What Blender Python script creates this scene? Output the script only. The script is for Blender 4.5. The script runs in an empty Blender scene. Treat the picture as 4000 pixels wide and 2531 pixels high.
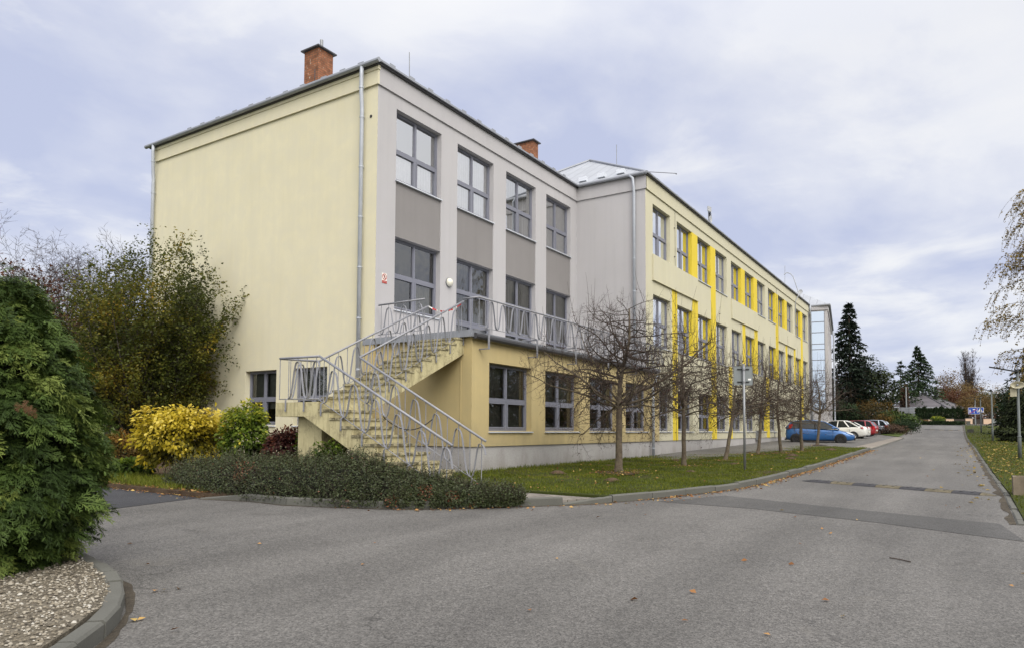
import bpy, math, random
import numpy as np
from mathutils import Vector, Matrix, noise as mnoise
from mathutils.geometry import delaunay_2d_cdt

SC = bpy.context.scene
COL = SC.collection
R = math.radians
Z3 = Vector((0, 0, 1))

# ------------------------------------------------------------------ camera
EYE = 1.5
CAM = Vector((-13.896, -13.353, EYE))
YAW, PITCH, ROLL = 0.571, 0.051, 0.005
FPX, CYPX = 2747.9, 1534.9
fh = Vector((math.cos(YAW), math.sin(YAW), 0)); rt = Vector((math.sin(YAW), -math.cos(YAW), 0))
FWD = math.cos(PITCH) * fh + math.sin(PITCH) * Z3
_u = -math.sin(PITCH) * fh + math.cos(PITCH) * Z3
RGT = math.cos(ROLL) * rt + math.sin(ROLL) * _u
UPV = -math.sin(ROLL) * rt + math.cos(ROLL) * _u
cd = bpy.data.cameras.new('camera')
cam = bpy.data.objects.new('camera', cd); COL.objects.link(cam)
m = Matrix((RGT, UPV, -FWD)).transposed().to_4x4(); m.translation = CAM
cam.matrix_world = m
cd.sensor_width = 36.0; cd.lens = FPX / 4000 * 36
cd.shift_y = (CYPX - 1265.5) / 4000
cd.clip_start = 0.1; cd.clip_end = 5000
SC.camera = cam
SC.view_settings.view_transform = 'Standard'; SC.view_settings.look = 'None'; SC.view_settings.exposure = 0
SC.cycles.max_bounces = 8; SC.cycles.transparent_max_bounces = 12
SC.cycles.use_adaptive_sampling = True

def spot(u, v, d):
    """place in the world seen at survey mark (u, v) at distance d"""
    return CAM + (FWD + RGT * ((u - 2000) / FPX) + UPV * ((CYPX - v) / FPX)) * d

# ------------------------------------------------------------------ terrain
def zr(X, Y):
    z = .0153 * (X + 13.9) + .01 * (Y + 13.35)
    if X > 50:
        z += .0008 * (min(X, 80) - 50) ** 2
    if Y > 8: z -= .01 * (Y - 8)
    if Y < -40: z -= .01 * (Y + 40)
    return z
def wallz(X): return .45 if X < 16 else .45 + (X - 16) * .0127
def G(X, Y):
    if Y < -9.6: return zr(X, Y) + .1
    t = min(1, (Y + 9.6) / 6.4)
    b = (zr(X, -9.6) + .1) * (1 - t) + wallz(X) * t
    if X < 4:
        k = max(0, min(1, (4 - X) / 6)); b = b * (1 - k) + (zr(X, Y) + .1) * k
    return b
def ground_at(u, v, h=0, f=zr):
    z = .2
    for _ in range(60):
        d = (FWD + RGT * ((u - 2000) / FPX) + UPV * ((CYPX - v) / FPX))
        p = CAM + d * ((z - EYE) / d.z); z = .5 * z + .5 * (f(p.x, p.y) + h)
    return Vector((p.x, p.y, z))

# ------------------------------------------------------------------ tags
def tag(o, label=None, cat=None, group=None, kind=None):
    if label: o['label'] = label
    if cat: o['category'] = cat
    if group: o['group'] = group
    if kind: o['kind'] = kind
    return o
ORG = {}
def thing(name, label, cat, loc=(0, 0, 0), rz=0, group=None):
    o = bpy.data.objects.new(name, None); COL.objects.link(o)
    o.empty_display_size = .2
    o.location = loc; o.rotation_euler = (0, 0, rz)
    ORG[o.name] = Vector(loc)
    return tag(o, label, cat, group)
def copy_tree(o, parent=None):
    c = o.copy(); COL.objects.link(c)
    if parent is not None: c.parent = parent
    for ch in list(o.children): copy_tree(ch, c)
    return c

# ------------------------------------------------------------------ materials
class NT:
    def __init__(s, mat):
        mat.use_nodes = True
        s.t = mat.node_tree; s.t.nodes.clear()
    def n(s, typ, **kw):
        nd = s.t.nodes.new(typ)
        for k, v in kw.items():
            if k.startswith('i_'):
                nd.inputs[k[2:].replace('_', ' ')].default_value = v
            else: setattr(nd, k, v)
        return nd
    def l(s, a, b): s.t.links.new(a, b)
    def math(s, op, a, b=None, c=None):
        nd = s.n('ShaderNodeMath', operation=op)
        for i, x in enumerate((a, b, c)):
            if x is None: continue
            if hasattr(x, 'links'): s.l(x, nd.inputs[i])
            else: nd.inputs[i].default_value = x
        return nd.outputs[0]
    def noise(s, vec, scale, detail=4, rough=.55, dist=0):
        nd = s.n('ShaderNodeTexNoise'); nd.inputs['Scale'].default_value = scale
        nd.inputs['Detail'].default_value = detail; nd.inputs['Roughness'].default_value = rough
        nd.inputs['Distortion'].default_value = dist
        s.l(vec, nd.inputs['Vector']); return nd.outputs['Fac']
    def rng(s, fac, a, b, lo=0., hi=1., clamp=True):
        nd = s.n('ShaderNodeMapRange', clamp=clamp)
        s.l(fac, nd.inputs[0]); nd.inputs[1].default_value = a; nd.inputs[2].default_value = b
        nd.inputs[3].default_value = lo; nd.inputs[4].default_value = hi
        return nd.outputs[0]
    def scale(s, col, f):
        nd = s.n('ShaderNodeVectorMath', operation='SCALE')
        if hasattr(col, 'links'): s.l(col, nd.inputs[0])
        else: nd.inputs[0].default_value = col[:3]
        if hasattr(f, 'links'): s.l(f, nd.inputs['Scale'])
        else: nd.inputs['Scale'].default_value = f
        return nd.outputs[0]
    def mix(s, f, a, b, blend='MIX'):
        nd = s.n('ShaderNodeMix', data_type='RGBA', blend_type=blend)
        for i, x in ((0, f), (6, a), (7, b)):
            if hasattr(x, 'links'): s.l(x, nd.inputs[i])
            elif i == 0: nd.inputs[0].default_value = x
            else: nd.inputs[i].default_value = (*x[:3], 1)
        return nd.outputs[2]
    def stretch(s, vec, sc):
        nd = s.n('ShaderNodeVectorMath', operation='MULTIPLY'); s.l(vec, nd.inputs[0]); nd.inputs[1].default_value = sc
        return nd.outputs[0]
    def pos(s): return s.n('ShaderNodeNewGeometry').outputs['Position']
    def bsdf(s, col, rough=.8, metal=0, spec=.3, normal=None):
        b = s.n('ShaderNodeBsdfPrincipled')
        if hasattr(col, 'links'): s.l(col, b.inputs['Base Color'])
        else: b.inputs['Base Color'].default_value = (*col[:3], 1)
        if hasattr(rough, 'links'): s.l(rough, b.inputs['Roughness'])
        else: b.inputs['Roughness'].default_value = rough
        b.inputs['Metallic'].default_value = metal
        b.inputs['Specular IOR Level'].default_value = spec
        if normal is not None: s.l(normal, b.inputs['Normal'])
        return b
    def bump(s, h, strength=.3, dist=.01):
        nd = s.n('ShaderNodeBump'); nd.inputs['Strength'].default_value = strength; nd.inputs['Distance'].default_value = dist
        s.l(h, nd.inputs['Height']); return nd.outputs[0]
    def out(s, sh):
        o = s.n('ShaderNodeOutputMaterial'); s.l(sh, o.inputs['Surface'])

def M(name, col, rough=.8, metal=0, spec=.3, var=.08, vs=1.2, fine=.05, fs=60, bump=.15, bs=90, bd=.004, streak=0, dirt=None, grime=None, mott=None):
    mt = bpy.data.materials.new(name); t = NT(mt); p = t.pos()
    c = t.scale(col, t.rng(t.noise(p, vs, 5), .25, .75, 1 - var, 1 + var))
    if fine: c = t.scale(c, t.rng(t.noise(p, fs, 3, .6), .2, .8, 1 - fine, 1 + fine))
    if streak:
        f = t.noise(t.stretch(p, (5, 5, .25)), 1, 4, .6)
        c = t.scale(c, t.rng(f, .45, .75, 1, 1 - streak))
    if mott:
        c = t.mix(t.rng(t.noise(p, mott[1], 6, .6, .3), .38, .62, 0, mott[2]), c, mott[0])
    if grime:
        sp = t.n('ShaderNodeSeparateXYZ'); t.l(p, sp.inputs[0])
        zz = t.math('ADD', sp.outputs[2], t.math('MULTIPLY', t.math('SUBTRACT', t.noise(t.stretch(p, (2.5, 2.5, .6)), 1, 5, .65), .5), 1.6))
        c = t.mix(t.rng(zz, grime[0], grime[1], grime[2], 0), c, (.16, .145, .11))
    if dirt:
        f = t.rng(t.noise(p, dirt[1], 6, .65), dirt[2], dirt[2] + .12, 0, dirt[3])
        c = t.mix(f, c, dirt[0])
    nm = t.bump(t.noise(p, bs, 4, .6), bump, bd) if bump else None
    t.out(t.bsdf(c, rough, metal, spec, nm).outputs[0]); return mt

def leafmat(name, cols, trans=.35, rough=.55, spec=.25):
    """cols: list of (pos, rgb); picks a tint from the per-leaf attribute"""
    mt = bpy.data.materials.new(name); t = NT(mt)
    a = t.n('ShaderNodeAttribute', attribute_name='rnd')
    r = t.n('ShaderNodeValToRGB'); t.l(a.outputs['Fac'], r.inputs[0])
    e = r.color_ramp.elements
    e[0].position, e[0].color = cols[0][0], (*cols[0][1], 1)
    e[1].position, e[1].color = cols[-1][0], (*cols[-1][1], 1)
    for q, c in cols[1:-1]:
        x = e.new(q); x.color = (*c, 1)
    b = t.bsdf(r.outputs[0], rough, 0, spec)
    if trans:
        tr = t.n('ShaderNodeBsdfTranslucent'); t.l(r.outputs[0], tr.inputs[0])
        mx = t.n('ShaderNodeMixShader'); mx.inputs[0].default_value = trans
        t.l(b.outputs[0], mx.inputs[1]); t.l(tr.outputs[0], mx.inputs[2]); t.out(mx.outputs[0])
    else: t.out(b.outputs[0])
    return mt

def glassmat(name, tint=(.75, .78, .78), base=.1, wav=.0, gcol=(.94, .96, .98)):
    """coated glazing: see-through, with a mirror share that grows at grazing angles"""
    mt = bpy.data.materials.new(name); t = NT(mt)
    tr = t.n('ShaderNodeBsdfTransparent'); tr.inputs[0].default_value = (*tint, 1)
    gl = t.n('ShaderNodeBsdfGlossy'); gl.inputs['Roughness'].default_value = .01; gl.inputs[0].default_value = (*gcol, 1)
    fr = t.n('ShaderNodeFresnel'); fr.inputs[0].default_value = 1.6
    if wav:
        nm = t.bump(t.noise(t.pos(), 1.6, 2), wav, .02); t.l(nm, gl.inputs['Normal'])
    fac = t.rng(fr.outputs[0], .05, 1, base, 1)
    mx = t.n('ShaderNodeMixShader'); t.l(fac, mx.inputs[0]); t.l(tr.outputs[0], mx.inputs[1]); t.l(gl.outputs[0], mx.inputs[2])
    t.out(mx.outputs[0]); return mt

CREAM = (.645, .603, .438)
mt_cream = M('cream_plaster', CREAM, .9, var=.05, vs=.8, fine=.06, fs=45, bump=.35, bs=60, streak=.05, grime=(.2, 1.9, .35), mott=((.60, .568, .44), 2.2, .6))
mt_creamwing = M('wing_cream_plaster', (.555, .528, .385), .9, var=.04, vs=.6, fine=.04, bump=.25, bs=70, streak=.06, mott=((.53, .505, .395), 2.4, .5), grime=(.8, 1.9, .22))
mt_yellow = M('yellow_plaster', (.67, .52, .05), .85, var=.05, vs=.8, fine=.04, bump=.2, bs=70, streak=.04)
mt_gray = M('light_gray_plaster', (.442, .433, .447), .9, var=.04, vs=.7, fine=.04, bump=.25, bs=70, streak=.07, mott=((.44, .43, .435), 2.4, .5))
mt_dgray = M('dark_gray_plaster', (.235, .224, .222), .9, var=.05, vs=.8, fine=.05, bump=.25, bs=70, streak=.04)
mt_ochre = M('ochre_plaster', (.50, .405, .205), .9, var=.05, vs=.6, fine=.05, bump=.3, bs=60, streak=.07, mott=((.455, .375, .20), 2.2, .6), grime=(.95, 1.7, .3))
mt_plinth = M('plinth_render', (.37, .36, .355), .95, var=.08, vs=.8, fine=.22, fs=40, bump=.6, bs=45, bd=.01, grime=(.3, .85, .45))
mt_galv = M('galvanised_steel', (.27, .28, .295), .5, .5, var=.12, vs=4, fine=.05, fs=30, bump=.05)
mt_rail = M('railing_paint', (.25, .255, .28), .5, .2, .4, var=.14, vs=5, fine=.1, fs=50, bump=.1, dirt=((.14, .08, .045), 7, .62, .55))
mt_pipe = M('downpipe_steel', (.42, .45, .50), .4, .2, var=.1, vs=3, fine=.03, bump=.03)
mt_gutter = M('dark_gutter', (.07, .07, .075), .5, .3, var=.1, bump=.05)
mt_flash = M('metal_flashing', (.30, .315, .345), .5, .5, var=.1, vs=2, bump=.08)
mt_frame = M('window_frame_gray', (.185, .192, .235), .45, 0, .4, var=.05, vs=3, fine=.02, bump=.03)
mt_sill = M('window_sill_metal', (.62, .65, .70), .4, .3, .5, var=.05, bump=.02)
mt_reveal = M('dark_joint', (.10, .10, .10), .9, bump=0)
mt_dark = M('unlit_inside', (.022, .023, .024), .95, bump=0, var=.3, vs=.7)
mt_blind = M('window_blind', (.10, .11, .10), .8, var=.15, vs=2, bump=0)
mt_glass = glassmat('window_glass', (.85, .87, .86), base=.10, wav=.05)
mt_glass2 = glassmat('coated_window_glass', (.92, .94, .94), base=.48, wav=.05)
mt_glass4 = glassmat('mirror_coated_glass', (.8, .82, .82), base=.86, wav=.04)
mt_glass3 = glassmat('old_window_glass', (.6, .62, .6), base=.13, wav=.5)
mt_glassmir = glassmat('mirror_glass', tint=(.25, .28, .3), base=.85, wav=.12, gcol=(.50, .58, .68))
mt_curtain = leafmat('lace_curtain', [(0, (.72, .70, .72)), (1, (.8, .78, .80))], .4, .9, .1)
mt_concrete = M('kerb_concrete', (.112, .112, .100), .95, var=.14, vs=1.5, fine=.16, fs=70, bump=.5, bs=60, dirt=((.10, .105, .08), 3, .60, .6))
mt_black = M('black_plastic', (.02, .02, .022), .5, bump=0)
mt_ant = M('antenna_gray', (.40, .41, .42), .6, bump=0)
mt_white = M('white_paint', (.75, .75, .74), .5, var=.04, bump=0)
mt_bark = M('apple_bark', (.115, .092, .066), .95, var=.35, vs=9, fine=.35, fs=50, bump=1., bs=35, bd=.02, dirt=((.17, .16, .08), 6, .55, .5))
mt_twig = M('twig_bark', (.055, .041, .033), .9, var=.3, vs=8, bump=0)
mt_fruit = M('shrivelled_fruit', (.055, .02, .018), .6, var=.3, vs=20, bump=0)

def stair_mat():
    mt = bpy.data.materials.new('weathered_stair_paint'); t = NT(mt); p = t.pos()
    base = t.scale((.50, .45, .265), t.rng(t.noise(p, 2.2, 5), .25, .75, .84, 1.12))
    f = t.rng(t.noise(p, 4, 7, .70, .6), .50, .66, 0, .85)
    base = t.mix(f, base, (.22, .19, .12))
    # cracked paint edges
    v = t.n('ShaderNodeTexVoronoi', feature='DISTANCE_TO_EDGE'); v.inputs['Scale'].default_value = 4.5
    wp = t.n('ShaderNodeVectorMath', operation='ADD'); t.l(p, wp.inputs[0])
    nz = t.n('ShaderNodeTexNoise'); nz.inputs['Scale'].default_value = 6; t.l(p, nz.inputs['Vector'])
    t.l(t.scale(nz.outputs['Color'], .18), wp.inputs[1]); t.l(wp.outputs[0], v.inputs['Vector'])
    cr = t.rng(v.outputs['Distance'], .0, .018, 1, 0)
    mask = t.rng(t.noise(p, 1.7, 3), .5, .62, 0, .8)
    base = t.mix(t.math('MULTIPLY', cr, mask), base, (.07, .055, .035))
    drip = t.rng(t.noise(t.stretch(p, (9, 9, 1.1)), 1, 5, .65), .48, .70, 0, .75)
    base = t.mix(drip, base, (.16, .13, .07))
    nm = t.bump(t.noise(p, 22, 6, .65), .55, .012)
    t.out(t.bsdf(base, .9, 0, .2, nm).outputs[0]); return mt
mt_stair = stair_mat()

def tread_mat():
    mt = bpy.data.materials.new('mossy_tread'); t = NT(mt); p = t.pos()
    base = t.scale((.42, .375, .235), t.rng(t.noise(p, 3, 5), .25, .75, .8, 1.15))
    f = t.rng(t.noise(p, 7, 7, .7, .6), .42, .58, 0, .92)
    base = t.mix(f, base, (.09, .08, .05))
    t.out(t.bsdf(base, .95, 0, .2, t.bump(t.noise(p, 25, 6, .65), .6, .015)).outputs[0]); return mt
mt_tread = tread_mat()

def asphalt_mat(name, base, warm=.0, speck=.5, crack=True):
    mt = bpy.data.materials.new(name); t = NT(mt); p = t.pos()
    c = t.scale(base, t.rng(t.noise(p, .35, 5, .6), .3, .7, .86, 1.13))
    c = t.scale(c, t.rng(t.noise(t.stretch(p, (.5, 2.2, 1)), .8, 5, .62), .3, .7, .92, 1.09))
    # stone speckle in two sizes
    v = t.n('ShaderNodeTexVoronoi'); v.inputs['Scale'].default_value = 85; t.l(p, v.inputs['Vector'])
    sep = t.n('ShaderNodeSeparateColor'); t.l(v.outputs['Color'], sep.inputs[0])
    c = t.scale(c, t.rng(sep.outputs[0], 0, 1, 1 - speck, 1 + speck))
    v2 = t.n('ShaderNodeTexVoronoi'); v2.inputs['Scale'].default_value = 38; t.l(p, v2.inputs['Vector'])
    sep2 = t.n('ShaderNodeSeparateColor'); t.l(v2.outputs['Color'], sep2.inputs[0])
    c = t.scale(c, t.rng(sep2.outputs[1], 0, 1, 1 - speck * .45, 1 + speck * .45))
    tw_ = t.noise(t.stretch(p, (.10, 1.1, 1)), 1, 3, .5)
    c = t.scale(c, t.rng(tw_, .35, .65, .84, 1.09))
    ck = t.n('ShaderNodeTexVoronoi', feature='DISTANCE_TO_EDGE'); ck.inputs['Scale'].default_value = .42
    wv = t.n('ShaderNodeVectorMath', operation='ADD'); t.l(p, wv.inputs[0]); nz = t.n('ShaderNodeTexNoise'); nz.inputs['Scale'].default_value = 1.7; nz.inputs['Detail'].default_value = 5; t.l(p, nz.inputs['Vector']); t.l(t.scale(nz.outputs['Color'], .9), wv.inputs[1]); t.l(wv.outputs[0], ck.inputs['Vector'])
    cm = t.math('MULTIPLY', t.rng(ck.outputs['Distance'], .0, .006, 1, 0), t.rng(t.noise(p, .25, 3), .48, .58, 0, .7)); c = t.mix(cm, c, (base[0] * .35, base[1] * .35, base[2] * .35))
    st = t.rng(t.noise(p, 1.3, 6, .7, .8), .60, .74, 0, .45)
    c = t.mix(st, c, (base[0] * .52, base[1] * .5, base[2] * .48))
    pale = t.rng(t.noise(p, .9, 6, .68, .5), .62, .76, 0, .35)
    c = t.mix(pale, c, (base[0] * 1.5, base[1] * 1.45, base[2] * 1.32))
    nm = t.bump(v.outputs['Distance'], .8, .008)
    t.out(t.bsdf(c, .75, 0, .35, nm).outputs[0]); return mt
mt_asph = asphalt_mat('old_asphalt', (.125, .120, .113), speck=.40)
mt_asph2 = asphalt_mat('asphalt_patch_dark', (.078, .076, .073), speck=.3)
mt_asph3 = asphalt_mat('fresh_asphalt', (.045, .046, .052), speck=.3)

def ground_mat(name, a, b, c3, s=3):
    mt = bpy.data.materials.new(name); t = NT(mt); p = t.pos()
    c = t.mix(t.rng(t.noise(p, s, 6, .65), .35, .65), a, b)
    c = t.mix(t.rng(t.noise(p, s * .23, 5, .6), .5, .68, 0, .8), c, c3)
    c = t.scale(c, t.rng(t.noise(p, 45, 3, .7), .2, .8, .6, 1.4))
    t.out(t.bsdf(c, .95, 0, .15, t.bump(t.noise(p, 30, 4, .7), .8, .03)).outputs[0]); return mt
mt_lawn = ground_mat('lawn_soil', (.050, .064, .013), (.038, .045, .012), (.062, .048, .022))
mt_field = ground_mat('rough_grass', (.075, .10, .025), (.06, .085, .02), (.09, .085, .035), .6)
mt_soil = ground_mat('bed_soil', (.085, .058, .038), (.06, .042, .028), (.12, .085, .055), 5)
mt_gravelbase = ground_mat('gravel_bed_base', (.17, .15, .115), (.12, .105, .08), (.19, .17, .135), 14)
mt_park = ground_mat('parking_gravel', (.25, .225, .20), (.21, .19, .17), (.30, .27, .235), 2)
def paver_mat():
    mt = bpy.data.materials.new('concrete_pavers'); t = NT(mt); p = t.pos()
    br = t.n('ShaderNodeTexBrick'); t.l(p, br.inputs['Vector'])
    br.inputs['Scale'].default_value = 1; br.inputs['Mortar Size'].default_value = .006
    br.inputs['Brick Width'].default_value = .2; br.inputs['Row Height'].default_value = .1
    br.inputs['Color1'].default_value = (.23, .21, .185, 1); br.inputs['Color2'].default_value = (.18, .165, .15, 1); br.inputs['Mortar'].default_value = (.09, .08, .06, 1)
    c = t.scale(br.outputs[0], t.rng(t.noise(p, 4, 5), .25, .75, .75, 1.2))
    t.out(t.bsdf(c, .95, 0, .2, t.bump(t.noise(p, 60, 3), .3, .004)).outputs[0]); return mt
mt_paver = paver_mat()
def brick_mat():
    mt = bpy.data.materials.new('chimney_brick'); t = NT(mt)
    uv = t.n('ShaderNodeUVMap'); uv.uv_map = 'UVMap'
    br = t.n('ShaderNodeTexBrick'); t.l(uv.outputs[0], br.inputs['Vector'])
    br.inputs['Scale'].default_value = 1; br.inputs['Mortar Size'].default_value = .009; br.inputs['Bias'].default_value = -.1
    br.inputs['Brick Width'].default_value = .25; br.inputs['Row Height'].default_value = .077
    br.inputs['Color1'].default_value = (.285, .115, .060, 1); br.inputs['Color2'].default_value = (.185, .075, .042, 1); br.inputs['Mortar'].default_value = (.12, .085, .06, 1)
    p = t.pos()
    c = t.scale(br.outputs[0], t.rng(t.noise(p, 6, 5), .25, .75, .65, 1.35))
    c = t.mix(t.rng(t.noise(p, 14, 3), .64, .70, 0, .8), c, (.5, .42, .33))
    t.out(t.bsdf(c, .95, 0, .2, t.bump(br.outputs['Fac'], -.8, .02)).outputs[0]); return mt
mt_brick = brick_mat()
def roof_mat():
    mt = bpy.data.materials.new('standing_seam_roof'); t = NT(mt); p = t.pos()
    w = t.n('ShaderNodeTexWave', wave_type='BANDS', bands_direction='Y'); w.inputs['Scale'].default_value = .52; t.l(p, w.inputs['Vector'])
    seam = t.rng(w.outputs['Fac'], .0, .06, 1, 0)
    c = t.scale((.40, .42, .45), t.rng(t.noise(p, 1.4, 5), .25, .75, .88, 1.1))
    c = t.mix(t.math('MULTIPLY', seam, .7), c, (.25, .26, .28))
    t.out(t.bsdf(c, .42, .35, .5, t.bump(w.outputs['Fac'], .2, .02)).outputs[0]); return mt
mt_roof = roof_mat()

# ------------------------------------------------------------------ mesh builder
class MB:
    def __init__(s): s.v = []; s.f = []; s.m = []; s.uv = None
    def add(s, vs, fs, mi=0):
        o = len(s.v); s.v += [tuple(v) for v in vs]
        for f in fs: s.f.append(tuple(i + o for i in f)); s.m.append(mi)
    def quad(s, a, b, c, d, mi=0): s.add((a, b, c, d), ((0, 1, 2, 3),), mi)
    def box(s, a, b, mi=0):
        x0, y0, z0 = a; x1, y1, z1 = b
        s.add([(x0, y0, z0), (x1, y0, z0), (x1, y1, z0), (x0, y1, z0), (x0, y0, z1), (x1, y0, z1), (x1, y1, z1), (x0, y1, z1)],
              [(3, 2, 1, 0), (4, 5, 6, 7), (0, 1, 5, 4), (1, 2, 6, 5), (2, 3, 7, 6), (3, 0, 4, 7)], mi)
    def obox(s, c, ax, ay, az, mi=0):
        c = Vector(c); ax = Vector(ax); ay = Vector(ay); az = Vector(az)
        vs = [c + ax * i + ay * j + az * k for k in (-1, 1) for (i, j) in ((-1, -1), (1, -1), (1, 1), (-1, 1))]
        s.add(vs, [(3, 2, 1, 0), (4, 5, 6, 7), (0, 1, 5, 4), (1, 2, 6, 5), (2, 3, 7, 6), (3, 0, 4, 7)], mi)
    def tube(s, pts, r, n=8, mi=0, cap=True):
        pts = [Vector(p) for p in pts]; k = len(pts)
        rs = r if isinstance(r, (list, tuple)) else [r] * k
        ref = None; rings = []
        for i, p in enumerate(pts):
            a = pts[max(0, i - 1)]; b = pts[min(k - 1, i + 1)]; d = (b - a).normalized()
            if ref is None: ref = Vector((0, 0, 1)) if abs(d.z) < .9 else Vector((1, 0, 0))
            e1 = (ref - d * ref.dot(d)).normalized(); e2 = d.cross(e1); ref = e1
            rings.append([p + (e1 * math.cos(2 * math.pi * j / n) + e2 * math.sin(2 * math.pi * j / n)) * rs[i] for j in range(n)])
        vs = [q for rg in rings for q in rg]; fs = []
        for i in range(k - 1):
            for j in range(n):
                j2 = (j + 1) % n; fs.append((i * n + j, i * n + j2, (i + 1) * n + j2, (i + 1) * n + j))
        if cap:
            fs.append(tuple(range(n))[::-1]); fs.append(tuple((k - 1) * n + j for j in range(n)))
        s.add(vs, fs, mi)
    def flat(s, pts, side, w, t, mi=0):
        """flat bar swept along pts; w across (direction side), t thickness"""
        pts = [Vector(p) for p in pts]; side = Vector(side).normalized(); k = len(pts); vs = []; fs = []
        for i, p in enumerate(pts):
            d = (pts[min(k - 1, i + 1)] - pts[max(0, i - 1)]).normalized(); n = d.cross(side).normalized()
            for a, b in ((-1, -1), (1, -1), (1, 1), (-1, 1)): vs.append(p + side * (a * w / 2) + n * (b * t / 2))
        for i in range(k - 1):
            for j in range(4): fs.append((i * 4 + j, i * 4 + (j + 1) % 4, i * 4 + 4 + (j + 1) % 4, i * 4 + 4 + j))
        fs.append((3, 2, 1, 0)); fs.append(tuple((k - 1) * 4 + j for j in range(4)))
        s.add(vs, fs, mi)
    def prism(s, poly, ext, mi=0):
        """poly: 3D loop, ext: extrusion vector"""
        poly = [Vector(p) for p in poly]; n = len(poly); e = Vector(ext)
        s.add(poly + [p + e for p in poly], [tuple(range(n))[::-1], tuple(range(n, 2 * n))] + [(i, (i + 1) % n, n + (i + 1) % n, n + i) for i in range(n)], mi)
    def lathe(s, prof, c=(0, 0, 0), n=16, mi=0, axis='Z'):
        vs = []; fs = []; k = len(prof)
        for r, z in prof:
            for j in range(n):
                a = 2 * math.pi * j / n; x, y = r * math.cos(a), r * math.sin(a)
                q = (x, y, z) if axis == 'Z' else ((x, z, y) if axis == 'Y' else (z, x, y))
                vs.append((q[0] + c[0], q[1] + c[1], q[2] + c[2]))
        for i in range(k - 1):
            for j in range(n): fs.append((i * n + j, i * n + (j + 1) % n, (i + 1) * n + (j + 1) % n, (i + 1) * n + j))
        s.add(vs, fs, mi)
    def wall(s, O, ax, n, a0, a1, z0, z1, holes=(), mf=None, mi=0, rev=None):
        """plane wall with rectangular openings; hole = (a0,a1,z0,z1,depth[,reveal material])"""
        O = Vector(O); ax = Vector(ax); n = Vector(n)
        P = lambda a, z, d=0: O + ax * a + Z3 * z - n * d
        A = sorted({a0, a1, *[h[0] for h in holes], *[h[1] for h in holes]}); A = [a for a in A if a0 - 1e-6 <= a <= a1 + 1e-6]
        Zs = sorted({z0, z1, *[h[2] for h in holes], *[h[3] for h in holes]}); Zs = [z for z in Zs if z0 - 1e-6 <= z <= z1 + 1e-6]
        for i in range(len(A) - 1):
            for j in range(len(Zs) - 1):
                ca, cz = (A[i] + A[i + 1]) / 2, (Zs[j] + Zs[j + 1]) / 2
                if any(h[0] < ca < h[1] and h[2] < cz < h[3] for h in holes): continue
                s.quad(P(A[i], Zs[j]), P(A[i + 1], Zs[j]), P(A[i + 1], Zs[j + 1]), P(A[i], Zs[j + 1]), mf(ca, cz) if mf else mi)
        for h in holes:
            d = h[4]; b0, b1, y0, y1 = h[:4]
            mL = mf(b0 - .05, (y0 + y1) / 2) if mf else mi; mR = mf(b1 + .05, (y0 + y1) / 2) if mf else mi
            mT = mf((b0 + b1) / 2, y1 + .05) if mf else mi
            s.quad(P(b0, y0), P(b0, y1), P(b0, y1, d), P(b0, y0, d), mL); s.quad(P(b1, y0), P(b1, y0, d), P(b1, y1, d), P(b1, y1), mR)
            s.quad(P(b0, y1), P(b1, y1), P(b1, y1, d), P(b0, y1, d), mT); s.quad(P(b0, y0), P(b0, y0, d), P(b1, y0, d), P(b1, y0), mT)
            if len(h) > 5: s.quad(P(b0, y0, d), P(b1, y0, d), P(b1, y1, d), P(b0, y1, d), h[5])
    def mesh(s, name, mats, org=(0, 0, 0), smooth=False):
        me = bpy.data.meshes.new(name); o = Vector(org)
        me.from_pydata([(v[0] - o.x, v[1] - o.y, v[2] - o.z) for v in s.v], [], s.f)
        for mt in (mats if isinstance(mats, (list, tuple)) else [mats]): me.materials.append(mt)
        if len(set(s.m)) > 1: me.polygons.foreach_set('material_index', s.m)
        if smooth: me.polygons.foreach_set('use_smooth', [True] * len(s.f))
        me.update(); return me
    def build(s, name, mats, parent=None, smooth=False, local=False):
        org = (0, 0, 0)
        if parent is not None and not local:
            q = parent
            while q.parent is not None: q = q.parent
            org = ORG.get(q.name, (0, 0, 0))
        o = bpy.data.objects.new(name, s.mesh(name, mats, org, smooth)); COL.objects.link(o)
        if parent is not None: o.parent = parent
        return o

def link(name, me, parent=None, loc=(0, 0, 0), rz=0):
    o = bpy.data.objects.new(name, me); COL.objects.link(o); o.location = loc; o.rotation_euler = (0, 0, rz)
    if parent is not None: o.parent = parent
    return o

def np_mesh(name, V, F, mats, rnd=None, midx=None, smooth=False):
    """V (N,3) array, F (M,k) int array"""
    V = np.asarray(V, np.float32); F = np.asarray(F, np.int32); k = F.shape[1]; M_ = len(F)
    me = bpy.data.meshes.new(name)
    me.vertices.add(len(V)); me.vertices.foreach_set('co', V.ravel())
    me.loops.add(M_ * k); me.loops.foreach_set('vertex_index', F.ravel())
    me.polygons.add(M_); me.polygons.foreach_set('loop_start', np.arange(M_, dtype=np.int32) * k)
    me.polygons.foreach_set('loop_total', np.full(M_, k, np.int32))
    for mt in (mats if isinstance(mats, (list, tuple)) else [mats]): me.materials.append(mt)
    if midx is not None: me.polygons.foreach_set('material_index', np.asarray(midx, np.int32))
    if rnd is not None:
        at = me.attributes.new('rnd', 'FLOAT', 'FACE'); at.data.foreach_set('value', np.asarray(rnd, np.float32))
    if smooth: me.polygons.foreach_set('use_smooth', np.ones(M_, bool))
    me.update(calc_edges=True); me.validate(); return me

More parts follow.
